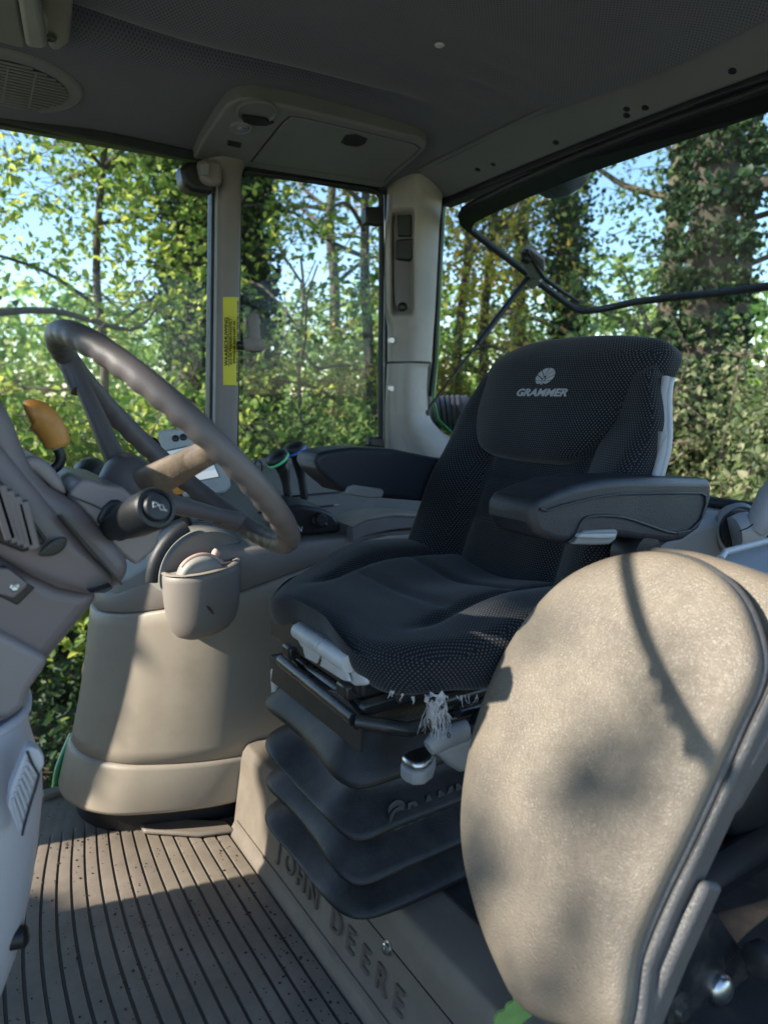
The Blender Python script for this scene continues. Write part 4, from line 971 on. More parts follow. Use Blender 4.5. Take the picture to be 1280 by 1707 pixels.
# backrest
def back(a, b):
    z = .655 + (1.045 - .655) * b
    w = .248 - .018 * b - .035 * sstep(.72, 1, b) - .03 * sstep(.12, 0, b)
    endr = min(1, math.sqrt(max(0, 1 - max(0, (b - .93) / .07) ** 2)) + .02) if b > .93 else 1
    if b < .06: endr = min(endr, math.sqrt(max(0, 1 - (1 - b / .06) ** 2)) * .4 + .6)
    th = 2 * math.pi * a; c, s = math.cos(th), math.sin(th)
    u = math.copysign(abs(s) ** .62, s)
    T = .060
    if c < 0: d = -abs(c) ** .55 * T * endr      # front
    else: d = abs(c) ** .7 * .045 * endr
    y = SY - u * w
    d -= .055 * abs(u) ** 3
    fr = sstep(.05, .6, -c)
    d -= fr * (.040 * sstep(.42, .80, abs(u)) * (1 - .92 * sstep(.42, .80, b)) * (1 - .55 * sstep(.85, 1.0, abs(u))))
    d += fr * .010 * math.exp(-((abs(u) - .50) / .05) ** 2)
    d += fr * .007 * (math.exp(-((b - .30) / .025) ** 2) + math.exp(-((b - .48) / .025) ** 2)) * (1 - sstep(.38, .5, abs(u)))
    d -= fr * .012 * math.exp(-((b - .22) / .18) ** 2) * (1 - sstep(.3, .5, abs(u)))
    return (slope_x(z) + .055 + d, y, z - .01 * 0)
bk = grid('backrest', back, 144, 70, M['fab'], seat, closed_u=True, capv=True, label='dotted fabric backrest with deep side bolsters'); planar_uv(bk)
# grey moulded rear shell showing beyond the near bolster
def shell(a, b):
    z = .72 + (1.02 - .72) * b; w = .247 - .03 * sstep(.6, 1, b) - .01 * b
    th = math.pi * (a - .5); c, s = math.cos(th), math.sin(th)
    y = SY - math.copysign(abs(s) ** .5, s) * w * 1.0
    return (slope_x(z) + .002 + abs(c) ** .5 * .026, y, z)
sh_ = grid('backrest_shell', shell, 40, 24, M['lgr'], seat, normals=False)
m_ = sh_.modifiers.new('solid', 'SOLIDIFY'); m_.thickness = .008
tube('shell_edge', [shell(1, k / 14) for k in range(15)], .007, M['lgr'], sh_, 8)
prism('shell_catch', [Vector(shell(1, .62)) + Vector(v) for v in ((-.008, -.001, -.035), (.004, -.001, -.035), (.008, -.001, .030), (-.004, -.001, .035))], (0, .012, 0), M['gry'], sh_, .003)
# headrest extension: puffed pad curling back at its ends
he_n = Vector((-1, 0, .40)).normalized(); he_o = Vector((.945, SY, .965))
he_e2 = Vector((.40, 0, 1)).normalized()
hout = [(-.208, .062), (-.206, .022), (-.196, -.025), (-.165, -.068), (-.125, -.092), (-.06, -.098), (.02, -.098), (.085, -.094), (.118, -.075), (.150, -.035), (.168, .012), (.182, .042), (.200, .058), (.204, .086), (.190, .108), (.16, .120), (.09, .128), (.0, .130), (-.09, .126), (-.15, .112), (-.19, .090)]
def hwarp(w):
    u = (w.y - SY) / .215; v = (w - he_o).dot(he_e2)
    return w + Vector((.036 * abs(u) ** 3.0, 0, 0)) + Vector((.020, 0, 0)) * sstep(.07, .13, v)
hd = pad('headrest', [he_o + Vector((0, -q[0], 0)) + he_e2 * q[1] for q in hout], he_n, .036, M['fab'], seat, n=120, rings=18, p=3.0, back=.03, warp=hwarp, edge=.012, label='padded headrest with a silver woven emblem and name'); planar_uv(hd)
# woven logo on the headrest
fo = he_o + he_n * .0487 
ex_, ey_ = Vector((0, -1, 0)), he_e2
def lw(w): 
    w = hwarp(w); return w
LO = fo + he_e2 * .044 + Vector((0, -.010, 0))
tx = text('headrest_lettering', 'GRAMMER', .0185, LO - he_e2 * .030, ex_, ey_, M['logo'], hd, .0012, shear=.22, fat=.032, space=1.02, sx=1.36, warp=lw)
def ov(t, r=1): return LO + ex_ * (.0205 * math.cos(t) + .004 * math.sin(t)) * r + ey_ * .0155 * math.sin(t) * r
def lpoly(nm, pts, h=.0012):
    P = [lw(p) for p in pts]; return prism(nm, P, he_n * h, M['logo'], hd, 0)
# emblem: an oval cut by branching gaps
def inov(x, y): return LO + ex_ * (x * .0205 + y * .004) + ey_ * y * .0155
def arc(t0, t1, n=8): return [(math.cos(R(t0 + (t1 - t0) * k / n)), math.sin(R(t0 + (t1 - t0) * k / n))) for k in range(n + 1)]
for sx_ in (1, -1):
    fa = [[(.04, .10)] + [(.04 * 1.0, .30)] + arc(86, 48) + [(.10, .02)],
          [(.13, -.08)] + arc(42, 14) + [(.20, -.22)],
          [(.22, -.32)] + arc(8, -24) + [(.24, -.50)],
          [(.20, -.56)] + arc(-30, -62) + [(.14, -.80)]]
    for sec in fa:
        pl = [inov(sx_ * x, y) for x, y in sec]
        lpoly('emblem_segment', pl if sx_ > 0 else pl[::-1])
for k in (-.07, .0, .07): lpoly('emblem_stem', [inov(k - .02, -.95), inov(k + .02, -.95), inov(k * .6 + .02, -.15), inov(k * .6 - .02, -.15)])
# armrests
def armrest(Y, pts, th, lever, lab, lv):
    a = prism('armrest', [at(*p, Y=Y) for p in pts], (0, th, 0), M['arm'], seat, .020, 5, label=lab)
    return a
nearp = ((886, 846), (898, 832), (930, 818), (964, 807), (1012, 799), (1060, 797), (1184, 799), (1189, 806), (1187, 832), (1180, 858), (1166, 884), (1142, 901), (1116, 906), (1060, 900), (1022, 895), (1010, 893), (964, 900), (944, 909), (920, 904), (896, 893), (886, 872))
arm1 = armrest(.615, nearp, .085, None, 'black grained armrest nearest the door, tilted level', None)
top1 = [at(*p, Y=.6165) for p in ((905, 851), (964, 835.5), (1036, 823), (1177, 823), (1187, 825), (1188, 805), (1060, 800), (964, 811), (898, 838))]
tube('armrest_seam', [at(*p, Y=.6135) for p in ((900, 848), (911, 852), (936, 843), (964, 836), (1000, 828), (1036, 823.5), (1110, 822), (1168, 822), (1175, 826), (1176, 840), (1168, 866), (1150, 884), (1128, 888))], .0018, M['arm'], arm1, 8)
tube('armrest_groove', catmull([at(*p, Y=.6145) for p in ((945, 905), (958, 893), (970, 868), (985, 861), (1010, 860), (1040, 863), (1075, 874), (1110, 886), (1130, 889))], 4), .0022, M['blk'], arm1, 8)
lvn = prism('armrest_lever', [at(*p, Y=.612) for p in ((957, 908), (966, 892), (972, 885), (1000, 883), (1028, 882), (1031, 888), (1026, 901), (1016, 908), (990, 909))], (0, .035, 0), M['gry'], arm1, .004, 3)
prism('lever_lip', [at(*p, Y=.606) for p in ((964, 896), (968, 890), (1028, 889), (1026, 897), (1000, 898))], (0, .01, 0), M['lgr'], lvn, .002)
farp = ((500, 764), (508, 757), (524, 752), (556, 748), (590, 746), (659, 749), (733, 764), (800, 770), (800, 845), (715, 837), (640, 831), (606, 826), (592, 818), (580, 817), (572, 820), (560, 822), (546, 812), (527, 800), (509, 786), (501, 773))
arm2 = armrest(1.135, [(x + (26 * (610 - x) / 110 if x < 610 else 0), y) for x, y in farp], .085, None, 'black grained armrest beside the control levers', None)
prism('armrest_lever', [at(*p, Y=1.130) for p in ((577, 824), (580, 812), (590, 808), (638, 815), (642, 820), (638, 830), (620, 831))], (0, .04, 0), M['gry'], arm2, .004, 3)
# armrest pivots at the backrest
for yy in (.69, 1.125): lathe('armrest_pivot', (.93, yy - .01, .80), (0, 1, 0), [(.034, -.02), (.036, 0), (.036, .03), (.0001, .03)], M['blk'], seat, 20)
lathe('recline_knob', at(1068, 925, Y=.63), (0, -1, 0), [(.03, -.03), (.034, 0), (.030, .012), (.0001, .014)], M['blk'], seat, 24)
# suspension top plate and rails
box('top_plate', (.67, .93, .556), (.38, .26, .025), M['blks'], seat, bw=.008)
for yy in (.82, 1.0): box('slide_rail', (.66, yy, .585), (.40, .03, .022), M['blks'], seat, bw=.004)
for k, zz in enumerate((.60, .575, .552)): tube('cross_tube', [(.50 + .05 * k, .735, zz), (.82, .735, zz)], .010, M['blks'], seat, 10)
tube('front_tube', [(.472, .80, .548), (.472, 1.04, .556)], .011, M['blks'], seat, 12)
tube('side_tube', [(.472, .80, .545), (.53, .755, .535), (.84, .75, .535)], .011, M['blks'], seat, 12)
box('support_post', (.60, .93, .61), (.26, .30, .05), M['blk'], seat, bw=.006)
brk = prism('rail_bracket', [at(*p, Y=1.10) for p in ((458, 1125), (462, 1116), (482, 1110), (484, 1126), (480, 1160), (470, 1172), (460, 1172))], (0, .02, 0), M['wht'], seat, .002)
box('worn_rail', at(490, 1103, Y=1.07), (.07, .05, .024), pm('rusty_rail', (.07, .05, .04), .7, .4, 40, .6, 200), seat, bw=.003)
for (px, py) in ((467, 1135), (468, 1150)): lathe('bracket_hole', at(px, py, Y=1.099), (0, -1, 0), [(.006, 0), (.006, .001), (.0001, .001)], M['blk'], brk, 12)
# bellows: stacked folds
def bell(a, b):
    zt, zb = .530, .212
    lv = [(.545, .030), (.520, .030), (.490, .016), (.452, -.012), (.444, -.012), (.440, .012), (.425, .036), (.405, .026), (.376, -.012), (.368, -.013), (.364, .010), (.350, .040), (.330, .026), (.300, -.014), (.292, -.015), (.288, .010), (.276, .040), (.262, .026), (.236, -.016), (.228, -.017), (.224, .02), (.212, .03)]
    k = b * (len(lv) - 1); i = min(len(lv) - 2, int(k)); t = k - i
    z = lv[i][0] + (lv[i + 1][0] - lv[i][0]) * t; ins = lv[i][1] + (lv[i + 1][1] - lv[i][1]) * t
    th = 2 * math.pi * a; c, s = math.cos(th), math.sin(th)
    hx, hy = .215 - ins, .170 - ins
    e = .36
    x = .685 + math.copysign(abs(c) ** e, c) * hx; y = .972 + math.copysign(abs(s) ** e, s) * hy
    # slack rubber: every side sags in its middle and dips
    mid = math.exp(-((y - .985) / .085) ** 2) if c < -.3 else 0
    x += mid * (.018 + .012 * math.sin(b * 40)) * (1 if c < 0 else -1)
    z -= .014 * mid * math.sin(b * math.pi) + .006 * math.sin(9 * y + 3 * b) * math.sin(b * math.pi)
    corner = math.exp(-((x - .475) ** 2 + (y - .81) ** 2) / .0018)
    z -= .016 * corner * math.sin(b * math.pi)
    return (x, y, z)
bl = grid('bellows', bell, 160, 86, M['bel'], seat, closed_u=True, label='black rubber bellows in four folds')
for (px, py) in ((511, 1158), (578, 1205)):
    lathe('bellows_stud', at(px, py, X=.478), (-1, 0, 0), [(.0065, -.004), (.0065, .002), (.004, .004), (.0001, .004)], M['blks'], bl, 14)
# bellows collar flap with scalloped upper edge
flp = [(.472, y, .560 + .010 * math.sin((y - .8) * 38)) for y in [1.07 - .0165 * k for k in range(18)]]
prism('bellows_flap', flp + [(.470, .785, .505), (.468, 1.08, .505)], (.006, 0, 0), M['bel'], seat, .001)
# embossed name on the near side of the bellows
GY = .799
gl0, gl1 = at(650, 1350, Y=GY), at(790, 1310, Y=GY)
gdir = Vector((1, 0, .02)).normalized()
text('bellows_lettering', 'GRAMMER', .042, at(738, 1335, Y=GY) , gdir, (0, .35, 1), M['bel'], bl, .0022, shear=.2, fat=.02, space=1.1)
lathe('bellows_emblem', at(662, 1352, Y=GY + .007), (0, -1, .3), [(.016, -.003), (.016, .0008), (.014, .0012), (.0001, .0006)], M['bel'], bl, 24)
# handle bar at the front under the cushion
hq = [(.470, .985, .632), (.470, .775, .602)]
def fh(px, py, X=.462): return at(px, py, X=X)
hb_ = prism('lift_handle', [fh(*p) for p in ((484, 1046), (492, 1039), (502, 1044), (585, 1098), (594, 1108), (612, 1138), (607, 1145), (590, 1146), (520, 1092), (500, 1080))], (.045, 0, .012), M['wht'], seat, .006, 3)
tube('handle_grip', [fh(497, 1051, .455), fh(540, 1079, .455)], .0125, M['wht'], hb_, 14)
tube('handle_grip', [fh(541, 1080, .455), fh(583, 1107, .455)], .0125, M['wht'], hb_, 14)
prism('handle_face', [fh(*p, .4595) for p in ((506, 1070), (538, 1088), (531, 1106), (512, 1096))], (-.004, 0, 0), M['wht'], hb_, .002)
prism('handle_face', [fh(*p, .4595) for p in ((542, 1091), (580, 1114), (588, 1136), (576, 1134), (536, 1109))], (-.004, 0, 0), M['wht'], hb_, .002)
# adjusting levers on the door side
LY = .675
l1 = tube('height_lever', [at(714, 1247, Y=LY), at(722, 1240, Y=LY), at(760, 1222, Y=LY), at(776, 1216, Y=LY)], [.011, .0145, .0150, .0145], M['gry'], seat, 18, up=(0, 1, 0), squash=.72)
text('lever_mark', '0', .012, at(748, 1226, Y=LY - .015), (1, 0, .45), (-.4, 0, 1), M['blk'], l1, .0006)
tube('lever_shank', catmull([at(776, 1216, Y=LY), at(790, 1208, Y=LY + .01), at(797, 1196, Y=LY + .03), at(830, 1185, Y=LY + .06)], 4), .0085, M['blk'], l1, 10)
prism('weight_paddle', [at(*p, Y=LY + .01) for p in ((728, 1252), (780, 1232), (797, 1215), (806, 1228), (812, 1245), (808, 1268), (795, 1282), (772, 1288), (756, 1278))], (0, .018, -.006), M['gry'], seat, .008, 4)
kq = at(690, 1272, Y=.70)
kn = prism('damper_knob', [kq + Vector(v) * .8 for v in ((-.020, -.006, 0), (-.016, -.022, 0), (0, -.030, 0), (.020, -.022, 0), (.042, .0, 0), (.040, .02, 0), (.0, .02, 0), (-.018, .012, 0))], (0, 0, .011), M['chrome'], seat, .005, 4, label='worn silver damper knob')
kn2 = prism('knob_base', [kq + Vector(v) * .8 for v in ((-.022, -.006, -.026), (-.017, -.022, -.026), (0, -.030, -.026), (.022, -.022, -.026), (.046, .0, -.022), (.042, .03, -.022), (.0, .03, -.026), (-.020, .012, -.026))], (0, 0, .020), M['gry'], kn, .005, 4)
# torn fibre hanging from under the cushion
rnd = random.Random(5)
def strand(p, L, w, droop=.7, nm='torn_fibre'):
    P = [Vector(p)]; d = Vector((rnd.uniform(-.5, .5), rnd.uniform(-.2, .2), -1)).normalized()
    for k in range(6):
        d = (d + Vector((rnd.uniform(-.7, .7), rnd.uniform(-.4, .4), -droop * .3))).normalized(); P.append(P[-1] + d * L / 6)
    return catmull(P, 3), w
FY = .668
fv = []; ff = []
def strip(P, w0, w1):
    base = len(fv); n = len(P)
    for i, q in enumerate(P):
        w = w0 + (w1 - w0) * i / (n - 1); s = Vector((1, .2 * math.sin(i), .1))
        fv.append(q - s * w / 2); fv.append(q + s * w / 2)
    for i in range(n - 1): ff.append([base + 2 * i, base + 2 * i + 1, base + 2 * i + 3, base + 2 * i + 2])
nb = len(fv)
for j in range(7):
    for i in range(8):
        fv.append(at(707 + 41 * i / 7 + rnd.uniform(-2, 2) + j * .8, 1156 + 6.5 * j + rnd.uniform(-2, 2) + 4 * math.sin(i * 2.1), Y=FY + rnd.uniform(-.005, .005)))
for j in range(6):
    for i in range(7):
        if rnd.random() < .9 - .07 * j: ff.append([nb + j * 8 + i, nb + j * 8 + i + 1, nb + (j + 1) * 8 + i + 1, nb + (j + 1) * 8 + i])
for k in range(70):
    px = rnd.uniform(710, 747); L = rnd.uniform(.025, .055)
    P, w = strand(at(px, 1185 + rnd.uniform(-14, 6), Y=FY + rnd.uniform(-.006, .006)), L * .75, .003, 1.6); strip(P, rnd.uniform(.0006, .0018), .0004)
for k in range(7):
    px = rnd.uniform(752, 812); P, w = strand(at(px, 1160 - (px - 750) * .05, Y=FY + .004), rnd.uniform(.010, .020), .002, .6); strip(P, .0022, .0005)
for k in range(5):
    px = rnd.uniform(636, 690); P, w = strand(at(px, 1146 + (px - 634) * .28, Y=FY + .015), rnd.uniform(.006, .012), .002, .5); strip(P, .004, .001)
tf = mk('torn_fibre', fv, ff, M['foam'], seat, True, label='torn white fibre hanging from the cushion edge')

# ------------------------------------------------------------------ folded instructor seat (big tan pad near the camera)
io = Vector((.494, .33, .45)); ie2 = Vector((.453, 0, .891)).normalized(); in_ = Vector((-ie2.z, 0, ie2.x)).normalized()
ins = thing('instructor_seat', (.60, .45, .25), 'large tan vinyl padded backrest of the folded passenger seat by the door', 'passenger seat')
def ip(px, py, h=0): return atp(px, py, io + in_ * h, in_)
op = [ip(*p) for p in ((1040, 1720), (960, 1712), (880, 1680), (838, 1610), (805, 1525), (784, 1440), (778, 1370), (785, 1290), (805, 1200), (840, 1110), (888, 1032), (945, 972), (1010, 938), (1080, 924), (1140, 930), (1190, 952), (1232, 990), (1258, 1040), (1272, 1100), (1262, 1150), (1236, 1205), (1205, 1275), (1150, 1395), (1100, 1500), (1066, 1590))]
tanp = pad('pad', op, in_, .020, M['tan'], ins, n=160, rings=16, p=3.4, edge=.006, label='tan leather-grained vinyl pad with a dirty edge')
op2 = []
cc = sum(op, Vector()) / len(op)
for q in op: op2.append(q + (q - cc).normalized() * .004)
shellp = pad('moulded_shell', [q - in_ * .006 for q in op2], in_, .003, M['tanrim'], ins, n=160, rings=5, p=4, edge=.006, back=.012, label='grey-brown moulded back shell forming the edge of the pad')
# rim flange along the straight near edge, with its two notched lugs
def rim_strip(name, pxs, w0, w1, mat):
    P = [ip(*p, -.004) for p in pxs]
    pts = []
    return prism(name, P, -in_ * w0, mat, ins, .006, 4)
rim_strip('edge_moulding', ((1300, 1060), (1275, 1140), (1240, 1215), (1205, 1290), (1150, 1408), (1100, 1512), (1062, 1600), (1045, 1720), (1068, 1720), (1082, 1612), (1120, 1520), (1170, 1412), (1222, 1300), (1262, 1216), (1300, 1130)), .034, 0, M['tanrim'])
prism('edge_lug', [ip(*p, -.020) for p in ((1300, 1110), (1232, 1262), (1190, 1345), (1202, 1350), (1212, 1340), (1300, 1190))], -in_ * .03, M['tanrim'], ins, .005, 3)
prism('edge_lug', [ip(*p, -.020) for p in ((1158, 1468), (1176, 1466), (1178, 1482), (1120, 1610), (1075, 1720), (1050, 1720), (1066, 1610), (1110, 1560))], -in_ * .03, M['tanrim'], ins, .005, 3)
# second tan layer rising behind the top edge
pad('rear_pad', [ip(*p, -.05) for p in ((1080, 930), (1150, 924), (1230, 944), (1300, 968), (1400, 1010), (1400, 1150), (1290, 1120), (1180, 1050))], in_, .02, M['tan'], ins, n=64, rings=8, p=3, edge=.01, label='second tan pad showing over the top edge')
# hinge plate with big dome bolt, strut and bracket under the pad
hp_o = Vector((.60, .36, .42))
hpl = prism('hinge_plate', [at(*p, Y=.44) for p in ((1060, 1720), (1100, 1560), (1150, 1500), (1200, 1530), (1238, 1585), (1250, 1640), (1225, 1700), (1190, 1740))], (0, .012, 0), M['blks'], ins, .004, 3, label='dark hinge plate with a domed bolt')
lathe('dome_bolt', at(1200, 1648, Y=.438), (-.1, -1, .1), [(.020, -.004), (.020, .002), (.0185, .006), (.0145, .0095), (.008, .012), (.0001, .0125)], M['chrome'], hpl, 30)
lathe('hinge_pivot', at(1118, 1672, Y=.435), (0, -1, 0), [(.021, -.004), (.021, .010), (.012, .013), (.010, .020), (.0001, .020)], M['blks'], hpl, 22)
tube('support_strut', [at(1268, 1605, Y=.40), at(1420, 1590, Y=.36)], .0165, M['blk'], ins, 16)
lathe('strut_end', at(1258, 1606, Y=.40), (1, -.1, 0), [(.017, 0), (.022, .004), (.022, .02), (.0001, .02)], M['rub'], ins, 20)
pad('seat_squab', [at(*p, Y=.62) for p in ((1195, 1330), (1290, 1215), (1420, 1200), (1420, 1460), (1300, 1470), (1215, 1420))], (0, -1, 0), .05, M['blk'], ins, n=48, rings=8, p=2.6)
prism('seat_bracket', [at(*p, Y=.50) for p in ((1190, 1720), (1240, 1650), (1260, 1660), (1250, 1740))], (0, .02, 0), M['tanrim'], ins, .004)
box('wheel_arch_panel', (1.04, .58, .13), (.56, .06, .26), M['blk'], cab, bw=.03)

# green fabric tag at the foot of the pad
tg = at(860, 1692, Y=.56)
tg_pts = [at(*p, Y=.56) for p in ((824, 1702), (832, 1690), (842, 1686), (846, 1676), (856, 1672), (858, 1664), (870, 1674), (884, 1690), (896, 1704), (890, 1720), (826, 1720))]
tgo = prism('fabric_tag', tg_pts, (.001, .004, .0015), M['tagcloth'], None, .0006, 1, loc=tg)
tag(tgo, 'ragged pale green fabric tag at the bottom edge of the tan pad', 'tag')

# ------------------------------------------------------------------ storage tray, levers and grip on the door side behind the seat
tray = thing('side_cabinet', at(1250, 940, Y=.62), 'grey side console with a lidded tray behind the tan pad', 'side console')
prism('tray_lid', [at(*p, Z=.775) for p in ((1198, 925), (1206, 918), (1300, 893), (1400, 870), (1420, 1000), (1330, 985), (1215, 948))], (0, 0, -.02), M['lgr'], tray, .004, 3)
tube('tray_lip', [at(1200, 931, Z=.785), at(1208, 920, Z=.785), at(1300, 896, Z=.785)], .005, M['lgr'], tray, 8)
cabf = prism('cabinet_body', [at(*p, Y=.76) for p in ((1085, 935), (1100, 905), (1165, 870), (1205, 862), (1235, 858), (1420, 880), (1420, 1100), (1085, 1050))], (0, .25, 0), M['gry'], tray, .02, 4)
lathe('socket_ring', at(1232, 885, Y=.745), (-.35, -1, .25), [(.052, -.01), (.054, .004), (.046, .010), (.042, .004), (.0001, -.004)], M['gry'], tray, 34)
lathe('socket_recess', at(1230, 886, Y=.738), (-.35, -1, .25), [(.040, -.002), (.040, .004), (.0001, .004)], M['blk'], tray, 30)
gr_ = tube('lever_boot', [at(1222, 888, Y=.73), at(1240, 884, Y=.72), at(1258, 878, Y=.71), at(1268, 872, Y=.70)], [.030, .034, .030, .022], M['lgr'], tray, 22)
tube('lever_grip', [at(1256, 884, Y=.70), at(1272, 862, Y=.69), at(1290, 835, Y=.68), at(1330, 790, Y=.66)], [.018, .026, .032, .034], M['lgr'], tray, 20)
tube('boot_crease', [at(1232, 885, Y=.684), at(1246, 880, Y=.678), at(1254, 874, Y=.676)], .0012, M['blk'], gr_, 6)

# ------------------------------------------------------------------ opened rear window, its handle bracket and gas strut
pA, pB, pH = Vector((1.405, 1.73, 1.507)), Vector((1.935, 1.75, 1.266)), Vector((1.40, .83, 1.562))
pn = (pB - pA).cross(pH - pA).normalized()
def pw(px, py, h=0): return atp(px, py, pA + pn * h, pn)
rw = thing('rear_window', (1.40, .92, 1.54), 'tinted rear window swung open on its top hinges, scratched and dusty', 'rear window')
half = [pw(*p) for p in ((1290, 142), (1180, 180), (1060, 222), (950, 266), (860, 306), (790, 340), (774, 350), (769, 360), (772, 372), (800, 396), (850, 434), (900, 473), (940, 503), (956, 514), (972, 519), (1000, 516), (1060, 503), (1120, 496), (1200, 488), (1290, 476))]
def mir(p): return Vector((p.x, 1.84 - p.y, p.z))
hl = [p for p in half if p.y > .93]
full = hl + [mir(p) for p in hl[::-1]]
mk('window_pane', [p for p in full], [list(range(len(full)))], M['glassr'], rw, False, label='dusty scratched pane')
tube('window_rim', full, .0115, M['rub'], rw, 10, closed=True)
topb = [p for p in full if p.x < 1.50]
tl1 = [p for p in hl[:7]]
bar = [p for p in hl if p.z > 1.45 and p.x < 1.5]
bar = sorted(bar + [mir(p) for p in bar], key=lambda p: p.y)
b2 = [p + (pB - pA).normalized() * .05 for p in bar]
prism('window_top_frame', bar + b2[::-1], pn * .012, M['blk'], rw, .003)
hbk = prism('handle_bracket', [pw(*p, .012) for p in ((868, 416), (876, 408), (886, 411), (908, 428), (908, 446), (900, 470), (888, 478), (878, 470), (880, 450), (870, 430))], pn * .012, M['gry'], rw, .003)
tube('handle_bar', [pw(878, 418, .03), pw(905, 462, .032), pw(935, 485, .03), pw(964, 503, .022)], [.006, .008, .007, .004], M['blk'], hbk, 8)
lathe('bracket_grip', pw(879, 424, .02), pn, [(.017, 0), (.018, .016), (.013, .024), (.0001, .025)], M['blk'], hbk, 16)
for p in ((887, 464), (898, 468)): lathe('bracket_screw', pw(*p, .024), pn, [(.006, 0), (.006, .003), (.0001, .003)], M['steel'], hbk, 12)
st = thing('gas_strut', at(708, 690, X=1.30), 'thin black gas strut holding the rear window open', 'gas strut')
s0, s1 = at(708, 689, X=1.30), pw(880, 462, .02)
dd = s1 - s0
tube('strut_rod', [s0, s0 + dd * .52], .0042, M['blks'], st, 12)
tube('strut_body', [s0 + dd * .50, s1], .0095, M['blk'], st, 14)
lathe('strut_ball', s0, (-.4, -1, 0), [(.012, -.02), (.013, .0), (.011, .010), (.0001, .014)], M['blk'], st, 16)

# outside: work lamps under the roof overhang, ribbed rubber cap on the fender
def lamp(px, py, X, r, ax, lab, lens):
    q = at(px, py, X=X); t = thing('work_lamp', q, lab, 'work lamp', 'work lamps on the rear of the roof')
    lathe('lamp_housing', q, ax, [(r * .35, r * .75), (r * .75, r * .55), (r, r * .1), (r * 1.02, -.1 * r), (r * .96, -.16 * r), (.0001, -.14 * r)], M['blk'], t, 30)
    lathe('lamp_lens', q, ax, [(r * .93, -.15 * r), (r * .93, -.22 * r), (r * .5, -.30 * r), (.0001, -.33 * r)], lens, t, 30)
    box('lamp_bracket', q + Vector((0, 0, r * 1.15)), (.03, .05, .05), M['blk'], t, bw=.004)
    tube('lamp_arm', [q + Vector((0, 0, r * 1.2)), Vector((q.x - .08, q.y, 1.775)), Vector((1.375, q.y, 1.785))], .014, M['blk'], t, 8)
    lathe('lamp_stud', q + Vector(ax).normalized() * r * .75, ax, [(.012, 0), (.012, .02), (.0001, .02)], M['steel'], t, 14)
lamp(832, 296, 1.62, .085, (-.8, -.45, -.15), 'black round work lamp nearest the corner post outside the rear window', M['lens'])
lamp(938, 288, 1.66, .085, (-.7, -.3, .45), 'tilted work lamp with a pale lens seen through the top of the rear window', M['lens'])
for (px, py, w) in ((876, 278, .03), (1018, 216, .022)):
    pass
hg1 = prism('hinge_fitting', [at(*p, X=1.40) for p in ((1004, 220), (1012, 212), (1026, 210), (1024, 219), (1014, 224))], (.02, 0, 0), M['lgr'], rw, .002)
cq = at(752, 686, X=1.62)
cap = thing('rubber_cap', cq, 'ribbed black rubber cap behind the foot of the corner post', 'rubber cap')
cax = Vector((.75, -.55, .12)).normalized()
prf = [(.050, -.09)]
for k in range(6): prf += [(.058 + .001 * k - .0022 * max(0, k - 2), -.07 + .018 * k), (.060 + .001 * k - .0022 * max(0, k - 2), -.058 + .018 * k), (.053, -.056 + .018 * k)]
prf += [(.052, .050), (.048, .062), (.036, .076), (.018, .084), (.0001, .086)]
lathe('cap_body', cq, cax, prf, pm('cap_rubber', (.035, .038, .044), .42, .15, 10, .2, 300), cap, 36)
lathe('cap_vent', cq + cax * .05 + Vector((0, 0, .04)), (0, 0, 1), [(.006, 0), (.006, .01), (.0001, .012)], M['steel'], cap, 12)
fen = grid('rear_fender', lambda a, b: (1.46 + .62 * a, 1.66 + .6 * b, .80 - .10 * (1 - math.sin(math.pi * min(1, .15 + a * .85))) - .25 * a * a), 16, 6, M['green'], None, loc=(1.7, 1.9, .7))
tag(fen, 'green tractor fender outside below the corner post', 'fender')

# ------------------------------------------------------------------ warning label, coat hook, sun visor
wl_o = Vector((.70, 1.785, 1.10))
def lab_pt(px, py): return at(px, py, Y=1.8085)
lt, rt_, rb, lb_ = lab_pt(369, 495), lab_pt(397, 497), lab_pt(396, 643), lab_pt(369, 641)
# the label follows the curved post face
def bsurf(px, py, h):
    L = 357 - 5 * (py - 262) / 478 + 5; Rr = 410 - 8 * (py - 262) / 478
    a = (px - L) / (Rr - L); e = 1 - abs(2 * a - 1) ** 4
    p = at(L, py, Y=1.82).lerp(at(Rr, py, Y=1.82), a)
    return p + Vector((0, .035 - .045 * e - h, 0))
LV = []; LF = []
for j in range(9):
    for i in range(7):
        LV.append(bsurf(370 + 26.5 * i / 6, 496 + 146 * j / 8, .0016))
for j in range(8):
    for i in range(6): LF.append([j * 7 + i, j * 7 + i + 1, (j + 1) * 7 + i + 1, (j + 1) * 7 + i])
wlb = mk('warning_label', LV, LF, M['yel'], None, True, loc=bsurf(383, 570, 0))
tag(wlb, 'yellow Dutch warning sticker with black lettering on the side post', 'warning label')
px_h = (bsurf(383, 540, 0) - bsurf(383, 600, 0)).length / 60          # metres per pixel up the post
up_ = (bsurf(383, 500, 0) - bsurf(383, 640, 0)).normalized(); rt2 = (bsurf(392, 570, 0) - bsurf(374, 570, 0)).normalized()
def sl_text(s, px, py, hpx, lpx):
    o = text('lettering', s, hpx * px_h * 1.38, bsurf(px, py, .0028), up_, -rt2, M['ink'], wlb, .0004, fat=.035)
    xs = [v.co.dot(up_) for v in o.data.vertices]; k = lpx * px_h / (max(xs) - min(xs)); c = (max(xs) + min(xs)) / 2
    for v in o.data.vertices: v.co += up_ * ((v.co.dot(up_) - c) * (k - 1))
    return o
sl_text('WAARSCHUWING', 374.5, 570, 6.2, 81)
sl_text('ALS DE TREKKER KANTELT', 382.0, 570, 3.7, 77)
sl_text('SPRING ER DAN NIET AF', 388.0, 571, 3.7, 71)
